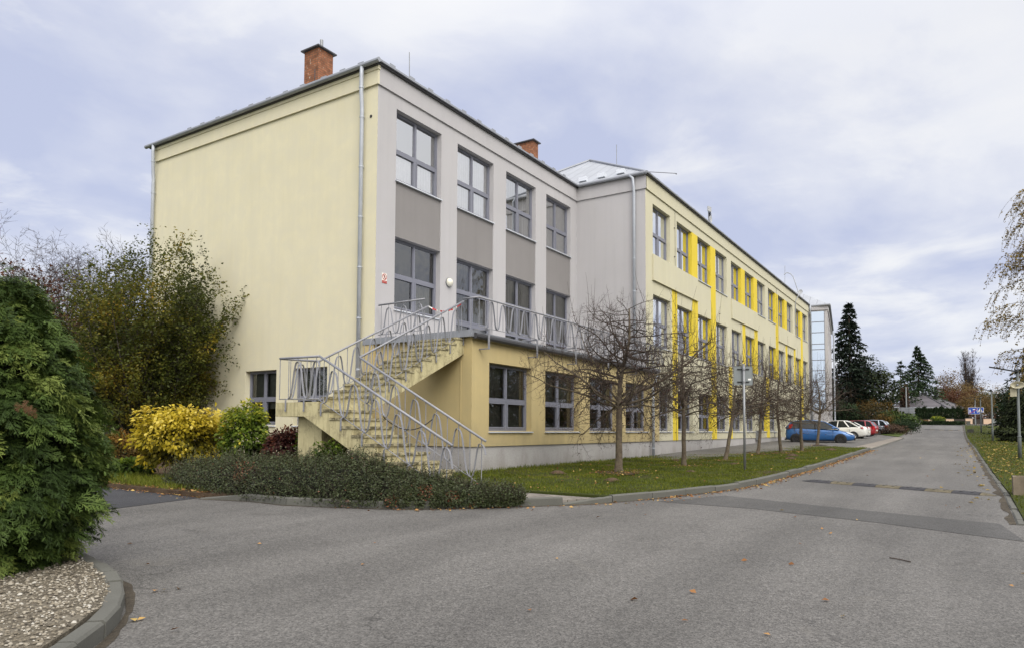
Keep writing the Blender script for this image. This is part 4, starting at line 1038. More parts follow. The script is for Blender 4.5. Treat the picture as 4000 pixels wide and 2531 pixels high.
# ---- big conifer beside the gravel bed
mt_conif = leafmat('cypress_spray', [(0, (.009, .015, .005)), (.35, (.034, .060, .014)), (.7, (.082, .130, .027)), (1, (.175, .220, .050))], .15, .6, .2)
mt_brownwood = M('conifer_wood', (.07, .05, .035), .95, var=.3, vs=8)
def spray_template(rs, L=.15, n=7):
    """flat fan spray of scaly branchlets; returns verts and quads in local x(axis) y(side) z(normal)"""
    V = []; F = []
    def leaf(p, ang, l, w, dz):
        c, s = math.cos(ang), math.sin(ang); o = len(V)
        V.extend([(p[0], p[1], p[2]), (p[0] + c * l * .6 - s * w / 2, p[1] + s * l * .6 + c * w / 2, p[2] + dz * .5), (p[0] + c * l, p[1] + s * l, p[2] + dz), (p[0] + c * l * .6 + s * w / 2, p[1] + s * l * .6 - c * w / 2, p[2] + dz * .5)]); F.append((o, o + 1, o + 2, o + 3))
    for k in range(n):
        x = L * (.05 + .85 * k / n); zz = -.4 * x * x / L
        for sd in (-1, 1):
            l = L * .50 * (1 - .70 * k / n) * rs.uniform(.75, 1.2); an = sd * R(rs.uniform(30, 52)); c, s = math.cos(an), math.sin(an); dz = rs.uniform(-.03, .01)
            leaf((x, 0, zz), an, l, L * .038, dz)
            for q in (.3, .55, .8):
                for s2 in (-1, 1): leaf((x + c * l * q, s * l * q, zz + dz * q), an + s2 * R(rs.uniform(28, 44)), l * .36 * (1.15 - q * .6) * rs.uniform(.7, 1.2), L * .034, dz * .4)
    leaf((0, 0, 0), 0, L, L * .045, -.4 * L)
    return np.array(V), np.array(F)
def place_sprays(C, AX, NR, SC_, seed, tmpl):
    V0, F0 = tmpl; AX = unit(AX); Y = unit(np.cross(NR, AX)); Zz = np.cross(AX, Y)
    V = C[:, None, :] + (V0[None, :, 0:1] * AX[:, None] + V0[None, :, 1:2] * Y[:, None] + V0[None, :, 2:3] * Zz[:, None]) * SC_[:, None, None]
    F = (F0[None] + (np.arange(len(C)) * len(V0))[:, None, None]); return V.reshape(-1, 3), F.reshape(-1, 4)
def big_conifer():
    base = Vector((-10.98, -5.83, zr(-10.98, -5.83) + .1))
    T = thing('cypress_bush', 'large dense green cypress with drooping sprays beside the gravel bed', 'conifer', base)
    mb = MB(); mb.tube([base, base + Z3 * 2.3], [.07, .02], 8)
    rs = np.random.RandomState(3)
    rings = 30
    core = MB(); vs = []; nn = 20
    prof = lambda h: np.interp(h, [0, .3, .54, .95, 1.36, 1.77, 2.14, 2.41, 2.62, 2.75], [.48, .66, .80, .85, .80, .67, .45, .21, .10, .04])
    mb.build('trunk', mt_brownwood, T)
    # boughs: clumps of sprays on shelf-like branches
    Cs = []; As = []; Ns = []; Ss = []; rn = []
    nb = 290
    for b in range(nb):
        h = 2.62 * (b + .5) / nb; az = b * 2.39996 + rs.normal() * .25; Rr = float(prof(h)) * rs.uniform(.84, 1.08)
        o = np.array([math.cos(az), math.sin(az), 0]); tang = np.array([-o[1], o[0], 0])
        tint = np.clip(rs.normal(.52, .2), .1, .98)
        ntip = int(13 + 14 * Rr)
        for k in range(ntip):
            f = rs.uniform(.45, 1.0) ** .7; sdw = rs.normal() * .14 * (1.2 - .6 * f)
            p = np.array([0, 0, h]) + o * Rr * f + tang * sdw + np.array([0, 0, .10 * math.sin(f * 2.6) - .22 * max(0, f - .6) + rs.normal() * .045])
            ax = o * 1.0 + tang * (sdw * 2.2 + rs.normal() * .35) + np.array([0, 0, -.35 - .5 * max(0, f - .7) + rs.normal() * .25])
            nrm = o * .85 + np.array([0, 0, .8]) + rs.normal(size=3) * .30
            Cs.append(p); As.append(ax); Ns.append(nrm); Ss.append(rs.uniform(1.1, 1.75)); rn.append(np.clip(tint * (.25 + 1.1 * f * f) + rs.normal() * .07 + .06 * (h / 2.7), 0, 1))  # tint falls off inward: shade between the boughs put into the colour
    C = np.array(Cs); tms = [spray_template(rs, .15, 7), spray_template(rs, .12, 5), spray_template(rs, .18, 8)]; tm = tms[0]; kk = rs.choice(3, len(C), p=[.4, .35, .25]); VV = []; FF = []; RR = []; off = 0
    for q in range(3):
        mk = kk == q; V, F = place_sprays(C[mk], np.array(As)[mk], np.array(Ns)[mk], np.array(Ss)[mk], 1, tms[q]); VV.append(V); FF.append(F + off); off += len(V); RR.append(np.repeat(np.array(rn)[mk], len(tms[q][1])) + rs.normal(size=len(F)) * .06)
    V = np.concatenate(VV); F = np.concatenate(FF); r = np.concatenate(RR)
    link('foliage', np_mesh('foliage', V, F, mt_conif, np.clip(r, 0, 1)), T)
    # added dark shell: shade inside the bush put into its colour
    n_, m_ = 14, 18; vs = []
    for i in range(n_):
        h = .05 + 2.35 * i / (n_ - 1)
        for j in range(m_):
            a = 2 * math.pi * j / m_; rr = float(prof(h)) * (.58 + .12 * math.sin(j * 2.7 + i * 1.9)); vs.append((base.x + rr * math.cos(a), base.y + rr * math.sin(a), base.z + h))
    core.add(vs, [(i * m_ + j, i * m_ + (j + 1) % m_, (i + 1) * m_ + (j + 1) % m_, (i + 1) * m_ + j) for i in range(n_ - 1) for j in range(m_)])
    mt_core = M('core_shade', (.010, .014, .007), .95, var=.5, vs=9, bump=.8, bs=25, bd=.05); core.build('dark_core', mt_core, T)
    # one browned spray
    q = spot(105, 1590, 5.9); n = 14; C = np.array([q[:]] * n) + rs.normal(size=(n, 3)) * .03; V, F = place_sprays(C, np.tile(np.array([-.5, -.5, -.6]), (n, 1)) + rs.normal(size=(n, 3)) * .3, np.tile([-.4, -.4, .8], (n, 1)) + rs.normal(size=(n, 3)) * .3, np.full(n, .42), 1, tm)
    mt_dead = leafmat('dead_spray', [(0, (.08, .035, .015)), (1, (.15, .07, .03))], .1)
    link('dead_spray', np_mesh('dead_spray', V - np.array(base[:]), F, mt_dead, rs.rand(len(F))), T)
big_conifer()

# ---- hornbeam against the end wall
mt_hleaf = leafmat('hornbeam_leaf', [(0, (.028, .037, .008)), (.35, (.068, .086, .013)), (.65, (.135, .130, .016)), (.86, (.24, .19, .02)), (1, (.32, .18, .025))], .35)
mt_hwood = M('hornbeam_bark', (.052, .045, .036), .95, var=.3, vs=8, bump=.4, bs=30)
def leafy_tree(name, label, cat, base, H, stems, spread, seed, leaf, mt_l, mt_w, nleaf, cfg, r0=.05, bias=.5, bare_top=0, group=None, cluster=.10, lean=(0, 0), maxr=None, trunk=0, elong=1.6, minz=.0):
    base = Vector(base); rg = random.Random(seed); rs = np.random.RandomState(seed); B = []
    T = thing(name, label, cat, base, 0, group)
    st = base
    if trunk:
        st = base + Z3 * trunk; B.append((base - Z3 * .1, base + Z3 * trunk * .5, r0 * 1.8, r0 * 1.5, 0)); B.append((base + Z3 * trunk * .5, st, r0 * 1.5, r0 * 1.35, 0))
    for i in range(stems):
        az = 6.283 * (i + rg.uniform(-.3, .3)) / stems; el = spread * math.sqrt(rg.uniform(.02, 1))
        d = Vector((math.cos(az) * math.sin(el) + lean[0], math.sin(az) * math.sin(el) + lean[1], math.cos(el))).normalized()
        o = Vector((math.cos(az), math.sin(az), 0)) * rg.uniform(.02, .2) * (0 if trunk else 1)
        grow(B, rg, st + o, d, H * rg.uniform(.78, 1.02) * (1 - .25 * el / max(spread, .01)), r0 * rg.uniform(.7, 1.1), 0, cfg)
    segs_obj('trunk' if trunk else 'stems', [s for s in B if s[4] == 0], mt_w, T, 6)
    tw = [s for s in B if s[4] > 0]
    if tw: segs_obj('twigs', tw, mt_w, T, 3)
    if nleaf:
        hosts = [s for s in B if s[4] >= 1 and (s[1].z - base.z) > minz] or B
        idx = rs.randint(0, len(hosts), nleaf); f = rs.rand(nleaf, 1)
        A = np.array([s[0][:] for s in hosts]); Bq = np.array([s[1][:] for s in hosts])
        P = A[idx] * (1 - f) + Bq[idx] * f + rs.normal(size=(nleaf, 3)) * cluster
        if bare_top:
            keep = rs.rand(nleaf) > np.clip((P[:, 2] - base.z - H * bare_top) / (H * .2), 0, .97); P = P[keep]
        P = P[P[:, 2] > base.z + .05]
        cl = np.array([mnoise.noise(Vector((p[0] * .9, p[1] * .9, p[2] * .9 + seed))) for p in P])
        leaves_obj('foliage', P, leaf, mt_l, T, seed + 1, rnd=np.clip(bias + cl * .55 + .25 * (rs.rand(len(P)) - .5), 0, 1), elong=elong)
    return T
hb = spot(560, 1650, 21.5); hb.z = zr(hb.x, hb.y) + .08
cfgH = dict(step=[.25, .16, .10, .08], wig=[.05, .09, .14, .2], trop=[.025, .05, .05, 0], taper=.8, max=2, start=[.12, .1, 0], kids=[1.7, 1.3, 0], ang=[32, 38, 40], ratio=[.34, .42, .4], rr=[.5, .6, .7], rmin=.003)
leafy_tree('hornbeam', 'broad multi stemmed green and yellow hornbeam leaning against the cream end wall', 'tree', hb, 6.75, 34, R(32), 21, .080, mt_hleaf, mt_hwood, 90000, cfgH, .045, .43, .95, cluster=.05, lean=(.0, .0), minz=.5)
hb2 = spot(300, 1640, 25); hb2.z = zr(hb2.x, hb2.y) + .08
leafy_tree('hornbeam', 'smaller yellowing hornbeam between the cypress and the larger hornbeam', 'tree', hb2, 4.9, 16, R(36), 22, .09, mt_hleaf, mt_hwood, 16000, cfgH, .04, .56, .95, cluster=.05, minz=.4)
# background trees at the left
mt_bwood = M('pale_bark', (.058, .046, .043), .95, var=.25, vs=4, bump=0)
mt_brown = leafmat('brown_leaf', [(0, (.055, .022, .014)), (.6, (.10, .040, .022)), (1, (.16, .075, .03))], .3)
mt_olive = leafmat('olive_leaf', [(0, (.028, .034, .008)), (.6, (.07, .075, .016)), (1, (.14, .11, .02))], .3)
cfgB = dict(step=[.7, .42, .3, .22], wig=[.10, .14, .16, .2], trop=[.02, .03, .02, .02], taper=.8, max=3, start=[.25, .12, .1], kids=[1.8, 1.8, 1.5], ang=[42, 42, 38], ratio=[.55, .5, .5], rr=[.6, .62, .7], rmin=.012)
def bg_tree(u, v, d, H, seed, label, mt_l, nleaf, leaf, stems=5, spread=35, name='deciduous_tree', r0=.16, bias=.5, cl=.35, group=None, trunk=1.5, bare=0, cfg=cfgB):
    p = spot(u, v, d); p.z = zfar(p.x, p.y) + .02
    return leafy_tree(name, label, 'tree', p, H, stems, R(spread), seed, leaf, mt_l, mt_bwood, nleaf, cfg, r0, bias, bare, group, cl, trunk=trunk)
bg_tree(205, 1690, 48, 12.6, 31, 'tall bare tree with fine bent twigs behind the left hornbeams', None, 0, .2, 6, 26)
bg_tree(275, 1690, 52, 12.4, 32, 'bare spreading tree just left of the school, right of the taller bare tree', None, 0, .2, 6, 30)
bg_tree(80, 1690, 46, 10.6, 33, 'brown leaved tree above the top of the cypress', mt_brown, 9500, .22, 7, 40, bare=.95)
bg_tree(-40, 1690, 50, 11.6, 34, 'bare tree at the far left edge above the cypress', None, 0, .2, 5, 35)
bg_tree(215, 1690, 42, 8.3, 35, 'reddish brown leaved bush tree behind the yellowing hornbeam', mt_brown, 12000, .17, 8, 45, trunk=.5)
bg_tree(420, 1690, 60, 8.0, 36, 'low olive tree far behind the large hornbeam', mt_olive, 4200, .24, 7, 45, trunk=.8)

# ---- shrubs in the planting bed
def shrub(name, label, cat, c, rx, ry, h, n, leaf, mt_l, seed, bias=.5, shell=.55, stems=26, lump=.35, elong=1.7, out=.6, group=None, spikes=0):
    c = Vector(c); rs = np.random.RandomState(seed); T = thing(name, label, cat, c, 0, group)
    n = int(n * 1.35); u = unit(nrand(rs, n)); u[:, 2] = np.where(u[:, 2] < -.55, -u[:, 2], u[:, 2])
    lumpf = np.array([mnoise.noise(Vector((a[0] * 2.1, a[1] * 2.1, a[2] * 2.1 + seed))) for a in u])
    rr = (shell + (1 - shell) * rs.rand(n) ** .6) * (1 + lump * lumpf)
    low = u[:, 2] < 0; rxy = np.linalg.norm(u[:, :2], axis=1); u2 = u.copy(); u2[low, :2] *= (.92 / np.maximum(rxy[low], .3))[:, None]
    P = u2 * rr[:, None] * np.array([rx, ry, h * .52]) + np.array([0, 0, h * .47]); P[:, 2] = np.maximum(P[:, 2], .03)
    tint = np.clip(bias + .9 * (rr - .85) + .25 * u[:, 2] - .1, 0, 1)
    O = u * out; Pw = P + np.array(c[:])
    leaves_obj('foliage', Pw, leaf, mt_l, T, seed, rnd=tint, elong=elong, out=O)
    rg = random.Random(seed); B = []
    for i in range(stems):
        k = rg.randrange(n); e = Vector(P[k]) + c; a = c + Vector((rg.gauss(0, rx * .15), rg.gauss(0, ry * .15), 0)); m_ = (a + e) / 2 + Z3 * h * .12
        B += [(a, m_, .009, .007, 0), (m_, e, .007, .004, 0)]
        if i < spikes: e2 = e + Vector((rg.gauss(0, .05), rg.gauss(0, .05), rg.uniform(.15, .35))); B.append((e, e2, .004, .002, 0))
    segs_obj('stems', B, mt_twig, T, 4); return T
mt_yleaf = leafmat('yellow_leaf', [(0, (.03, .028, .005)), (.3, (.13, .12, .010)), (.6, (.38, .30, .018)), (.85, (.58, .45, .035)), (1, (.66, .54, .11))], .4)
mt_ygreen = leafmat('yellow_green_leaf', [(0, (.015, .028, .006)), (.35, (.06, .10, .012)), (.65, (.14, .20, .02)), (.88, (.32, .33, .03)), (1, (.55, .45, .05))], .4)
mt_dred = leafmat('dark_red_leaf', [(0, (.012, .006, .006)), (.5, (.045, .013, .012)), (.85, (.09, .028, .016)), (1, (.22, .07, .02))], .25)
mt_orng = leafmat('orange_leaf', [(0, (.03, .025, .008)), (.5, (.12, .075, .015)), (1, (.26, .13, .02))], .3)
mt_cot = leafmat('cotoneaster_leaf', [(0, (.010, .013, .006)), (.4, (.034, .047, .015)), (.75, (.070, .088, .032)), (.93, (.085, .095, .04)), (1, (.22, .07, .035))], .12, .45, .35)
def bedpt(u, v): return ground_at(u, v, .08)
p = bedpt(690, 1868); shrub('yellow_shrub', 'bright yellow leaved rounded shrub in the bed', 'shrub', p + Vector((.4, .3, 0)), 1.12, 1.0, 1.5, 7000, .095, mt_yleaf, 41, .48, lump=.8, spikes=26, shell=.42)
p2 = spot(960, 1760, 15.6); p2.z = zr(p2.x, p2.y) + .08; shrub('green_shrub', 'tall yellow green shrub right of the bright yellow one', 'shrub', p2, .50, .50, 1.62, 3600, .085, mt_ygreen, 42, .45, lump=.6, spikes=4)
mb = MB(); q0 = p2 + Vector((.02, 0, 1.5)); 
p3 = spot(1118, 1760, 15.0); p3.z = zr(p3.x, p3.y) + .08; shrub('dark_red_shrub', 'dark red leaved shrub between the green shrub and the stair pillar', 'shrub', p3, .50, .48, 1.12, 3400, .08, mt_dred, 43, .5)
p4 = spot(445, 1800, 18.5); p4.z = zr(p4.x, p4.y) + .08; shrub('orange_shrub', 'low orange brown shrub between the cypress and the yellow shrub', 'shrub', p4, .7, .7, .95, 3200, .07, mt_orng, 44, .5)
p5 = spot(1230, 1700, 14.7); p5.z = zr(p5.x, p5.y) + .08; shrub('green_shrub', 'small leafy green shrub squeezed behind the stair pillar', 'shrub', p5, .35, .35, 1.5, 900, .08, mt_ygreen, 45, .35)
p6 = spot(500, 1880, 16.5); p6.z = zr(p6.x, p6.y) + .08; shrub('low_plant', 'low clump of broad green leaves in front of the orange brown shrub', 'plant', p6, .55, .55, .34, 800, .12, mt_ygreen, 46, .2, elong=1.4)
p7 = spot(1300, 1790, 13.3); p7.z = zr(p7.x, p7.y) + .08; shrub('green_shrub', 'dark green shrub in the shade beneath the lower stair flight', 'shrub', p7, .4, .5, .9, 900, .08, mt_ygreen, 47, .15)

# low hedge of cotoneaster along the kerb
def low_hedge():
    T = thing('cotoneaster_hedge', 'low dark green cotoneaster mass spilling over the kerb before the stairs', 'hedge', (-5.2, -4.0, .2)); rs = np.random.RandomState(8)
    line = np.array([(-5.2, .2, .55, .45), (-5.25, -1.0, .75, .55), (-5.28, -2.2, .80, .66), (-5.22, -3.4, .80, .72), (-5.08, -4.5, .74, .72), (-4.86, -5.25, .66, .56), (-4.60, -5.85, .54, .40), (-4.30, -6.35, .44, .28), (-4.00, -6.80, .30, .16), (-3.74, -7.06, .14, .07)])
    n = 56000; t = rs.rand(n) * (len(line) - 1); i = t.astype(int); f = (t - i)[:, None]; Q = line[i] * (1 - f) + line[np.minimum(i + 1, len(line) - 1)] * f
    dirv = np.array([line[min(k + 1, len(line) - 1)][:2] - line[max(k - 1, 0)][:2] for k in range(len(line))])[i]; dirv /= np.linalg.norm(dirv, axis=1, keepdims=True); sd = np.stack([-dirv[:, 1], dirv[:, 0]], 1)
    a = rs.uniform(-.12, math.pi + .12, n); rr = .62 + .40 * rs.rand(n) ** .55
    lx = np.cos(a) * rr; lz = np.sin(a) * rr
    X = Q[:, 0] + sd[:, 0] * lx * Q[:, 2]; Y = Q[:, 1] + sd[:, 1] * lx * Q[:, 2]
    nz = np.array([mnoise.noise(Vector((x * 1.6, y * 1.6, 2))) + .5 * mnoise.noise(Vector((x * 4.2, y * 4.2, 5))) for x, y in zip(X, Y)])
    g = np.array([zr(x, y) for x, y in zip(X, Y)]) + .07
    Zc = g + np.maximum(0, lz) * Q[:, 3] * (1 + .30 * nz) + rs.normal(size=n) * .02
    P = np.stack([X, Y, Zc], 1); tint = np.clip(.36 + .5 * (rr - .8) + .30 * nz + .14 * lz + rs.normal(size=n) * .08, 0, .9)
    # patches of autumn red
    for (cx, cy, cz, r_) in ((-5.75, -2.4, .70, .26), (-5.55, -2.05, .78, .18), (-4.95, -5.95, .45, .16), (-4.7, -6.3, .35, .15), (-4.5, -6.55, .22, .14), (-5.4, -5.6, .35, .12), (-5.85, -3.2, .35, .12), (-5.6, -1.5, .7, .1), (-5.7, -4.9, .3, .08)):
        dd = np.linalg.norm(P - np.array([cx, cy, cz]), axis=1); tint = np.where((dd < r_) & (rs.rand(n) < .55), 1.0, tint)
    up = np.stack([sd[:, 0] * lx, sd[:, 1] * lx, np.maximum(.1, lz)], 1)
    leaves_obj('foliage', P, .034, mt_cot, T, 9, rnd=tint, elong=1.7, out=up * .9)
    B = []; k = rs.choice(n, 3400, replace=False)
    for j in k:
        e = Vector(P[j]); o = Vector((up[j][0] * .6, up[j][1] * .6, .5 + .5 * rs.rand())) + Vector(rs.normal(size=3) * .35); o.normalize(); L = rs.uniform(.08, .27)
        B.append((e - o * .12, e + o * L, .0035, .0018, 0))
    segs_obj('twigs', B, mt_twig, T, 3)
    # leafy shoots sticking out
    sp = []
    for s in B:
        for q in range(10): sp.append(s[0].lerp(s[1], .3 + .7 * q / 9)[:])
    sp = np.array(sp); leaves_obj('shoots', sp + rs.normal(size=sp.shape) * .006, .030, mt_cot, T, 10, rnd=np.full(len(sp), .62), elong=1.7)
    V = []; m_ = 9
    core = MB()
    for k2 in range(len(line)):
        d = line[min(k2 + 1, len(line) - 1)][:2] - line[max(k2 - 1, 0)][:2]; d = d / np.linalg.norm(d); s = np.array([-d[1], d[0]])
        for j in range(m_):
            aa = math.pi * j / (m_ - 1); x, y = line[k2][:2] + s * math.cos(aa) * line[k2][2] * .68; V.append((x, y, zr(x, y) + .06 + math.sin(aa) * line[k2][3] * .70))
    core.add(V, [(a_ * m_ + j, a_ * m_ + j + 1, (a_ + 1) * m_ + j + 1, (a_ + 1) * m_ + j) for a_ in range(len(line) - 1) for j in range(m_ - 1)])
    core.build('dark_core', M('hedge_inside', (.012, .012, .007), .95, var=.5, vs=14, bump=1, bs=40, bd=.04), T)  # added dark shell that fills the gaps between the leaves
low_hedge()

# ---- grass, gravel stones and fallen leaves (uncountable)
def scatter(poly_in, bbox, n, rs, hf, dens=None):
    out = []
    while len(out) < n:
        x = rs.uniform(bbox[0], bbox[1]); y = rs.uniform(bbox[2], bbox[3])
        if poly_in(x, y) and (dens is None or rs.rand() < dens(x, y)): out.append((x, y, hf(x, y)))
    return np.array(out)
mt_blade = leafmat('grass_blade', [(0, (.038, .045, .008)), (.35, (.090, .112, .012)), (.65, (.140, .168, .018)), (.88, (.215, .220, .033)), (1, (.25, .19, .07))], .35, .6, .2)
def blades(name, P, h, seed, w=.008, bare=None):
    rs = np.random.RandomState(seed); n = len(P); up = nrand(rs, n) * .45; up[:, 2] = 1; T = unit(up); N = nrand(rs, n); N[:, 2] *= .2
    V, F = leaf_quads(P, T, N, h * rs.uniform(.5, 1.35, n), np.full(n, w))
    nz = np.array([mnoise.noise(Vector((p[0] * .8, p[1] * .8, 7))) + .6 * mnoise.noise(Vector((p[0] * 3, p[1] * 3, 4))) for p in P])
    r = np.clip(.48 + .33 * nz + rs.normal(size=n) * .16, 0, 1)
    o = link(name, np_mesh(name, V, F, mt_blade, r)); tag(o, kind='stuff'); return o
rs = np.random.RandomState(2)
dn = lambda x, y: min(1, 26 / ((x + 13.9) ** 2 + (y + 13.35) ** 2) ** .5 / 1.6) * max(.12, min(1, .75 + 1.1 * mnoise.noise(Vector((x * .9, y * .9, 21)))))
P = scatter(in_lawn, (-3, 26, -9.55, -3), 70000, rs, lawn_z, dn); blades('grass', P, .055, 1, .012)
P = scatter(in_rl, (-1.6, 34, -19, -13.9), 25000, rs, lambda x, y: zr(x, y) + .03, None); blades('grass', P, .06, 2, .014)
P = scatter(in_rl, (34, 80, -26, -13.5), 9000, rs, lambda x, y: zr(x, y) + .03, None); blades('grass', P, .09, 3, .04)
P = scatter(lambda x, y: in_bed(x, y) and x < -4.9, (-6.2, -4.9, -1.9, 9), 9000, rs, lambda x, y: zr(x, y) + .085, lambda x, y: .25 if y < -.9 else 1); blades('grass', P, .13, 4, .012)
edge = lambda x, y: in_lawn(x, y) and (y > -3.5 or min(abs(x - a[0][0]) + abs(y - a[0][1]) for a in TREES) < .5)
P = scatter(edge, (-3, 26, -8, -3), 5000, rs, lawn_z); blades('grass', P, .10, 5, .012)
def stones():
    rs = np.random.RandomState(4); n = 24000; P = []
    ctr = np.array([-12.0, -7.6])
    while len(P) < n:
        x = rs.uniform(-14.6, -10.2); y = rs.uniform(-9.7, -5.6)
        if in_gb(x, y): P.append((x, y, zr(x, y) + .105 + rs.uniform(-.004, .012)))
    P = np.array(P); o8 = np.array([(1, 0, 0), (.5, .87, 0), (-.5, .87, 0), (-1, 0, 0), (-.5, -.87, 0), (.5, -.87, 0), (.5, .3, .75), (-.45, .4, .8), (-.1, -.5, .75)], float)
    fq = np.array([(0, 1, 6), (1, 2, 7), (1, 7, 6), (2, 3, 7), (3, 4, 8), (3, 8, 7), (4, 5, 8), (5, 0, 6), (5, 6, 8), (6, 7, 8)])
    s = rs.uniform(.005, .0145, n) * np.where(rs.rand(n) < .12, 1.5, 1); an = rs.uniform(0, 6.28, n); ex = rs.uniform(.55, 1, n); hz = rs.uniform(.5, .9, n)
    V = o8[None] * s[:, None, None] * np.stack([np.ones(n), ex, hz], 1)[:, None, :] * (1 + rs.normal(size=(n, 9, 1)) * .12)
    c, si = np.cos(an)[:, None], np.sin(an)[:, None]; V = np.stack([V[..., 0] * c - V[..., 1] * si, V[..., 0] * si + V[..., 1] * c, V[..., 2]], 2) + P[:, None, :]
    F = (fq[None] + (np.arange(n) * 9)[:, None, None]).reshape(-1, 3)
    mt = leafmat('river_pebble', [(0, (.06, .052, .042)), (.3, (.14, .12, .088)), (.6, (.235, .205, .155)), (.88, (.34, .31, .255)), (1, (.47, .45, .40))], 0, .8, .3)
    o = link('gravel', np_mesh('gravel', V.reshape(-1, 3), F, mt, np.repeat(rs.rand(n), 10), smooth=False)); tag(o, kind='stuff')
stones()
mt_fall = leafmat('fallen_leaf', [(0, (.13, .055, .022)), (.4, (.26, .12, .045)), (.7, (.40, .22, .085)), (1, (.52, .38, .12))], .15, .8)
mt_fally = leafmat('fallen_yellow_leaf', [(0, (.11, .075, .02)), (.5, (.26, .18, .04)), (1, (.42, .32, .10))], .15, .8)
def fallen(P, size, mt, seed):
    rs = np.random.RandomState(seed); n = len(P); T = nrand(rs, n); T[:, 2] *= .12; N = nrand(rs, n) * .35; N[:, 2] = 1
    P = P + np.array([0, 0, .012]); L = size * rs.uniform(.55, 1.3, n); V, F = leaf_quads(P, T, N, L, L * rs.uniform(.55, .85, n))
    o = link('fallen_leaves', np_mesh('fallen_leaves', V, F, mt, rs.rand(n))); tag(o, kind='stuff'); return o
rs = np.random.RandomState(6); LP = []
kl = resample(KERB_H[3:] + KERB_L[1:], .25)
for _ in range(1500):
    k = rs.randint(0, len(kl) - 1); a = kl[k]
    if a.x < -2 and rs.rand() < .75: continue
    x = a.x + rs.uniform(-.15, .15); y = a.y - abs(rs.normal()) * (.13 if a.x > 0 else .2) - .03; LP.append((x, y, zr(x, y)))
for _ in range(70):
    x = rs.uniform(-13, 30); y = rs.uniform(-13.8, -7)
    if not in_lawn(x, y) and not in_bed(x, y) and not in_gb(x, y): LP.append((x, y, zr(x, y)))
for a in TREES:
    for _ in range(160 if a is TREES[0] else 60):
        x = a[0][0] + rs.normal() * .55 - .2; y = a[0][1] + rs.normal() * .45 - .15
        if in_lawn(x, y): LP.append((x, y, lawn_z(x, y) + .03))
for _ in range(300):
    x = rs.uniform(-2.5, 24); y = rs.uniform(-9.3, -3.3)
    if in_lawn(x, y): LP.append((x, y, lawn_z(x, y) + .03))
for _ in range(700):
    x = rs.normal() * .16 - 6.12; y = rs.uniform(-1.9, 6); LP.append((x, y, zr(x, y) + (.09 if x > -6.2 else .012)))
for u_, v_ in ((528, 2430), (535, 2427), (665, 2467), (585, 2205), (610, 2307), (640, 2306), (700, 2303), (520, 2125), (1005, 2125), (1425, 2205), (1470, 1985), (2180, 2185), (2720, 2320), (2660, 2427), (2920, 2190), (3010, 2485), (3985, 2243), (3120, 2125)):
    q = ground_at(u_, v_); LP.append((q.x, q.y, q.z)) if not in_bed(q.x, q.y) else None
fallen(np.array(LP), .062, mt_fall, 1)
LY = []
for _ in range(1500):
    x = rs.uniform(3, 40); y = -14.0 - abs(rs.normal()) * 1.7; 
    if rs.rand() < (.35 if x < 9 else 1 if x < 27 else .5): LY.append((x, y, zr(x, y) + .06))
for _ in range(120):
    x = rs.uniform(1, 40); y = -13.75 + abs(rs.normal()) * .35; LY.append((x, y, zr(x, y)))
fallen(np.array(LY), .10, mt_fally, 2)
mb = MB(); q = ground_at(3475, 2180); q2 = ground_at(3558, 2196); mb.tube([q + Z3 * .01, (q + q2) / 2 + Z3 * .012 + Vector((.01, .01, 0)), q2 + Z3 * .008], .006, 5); tg = mb.build('twig', mt_twig); tag(tg, 'thin dry twig lying alone on the asphalt at right', 'twig')

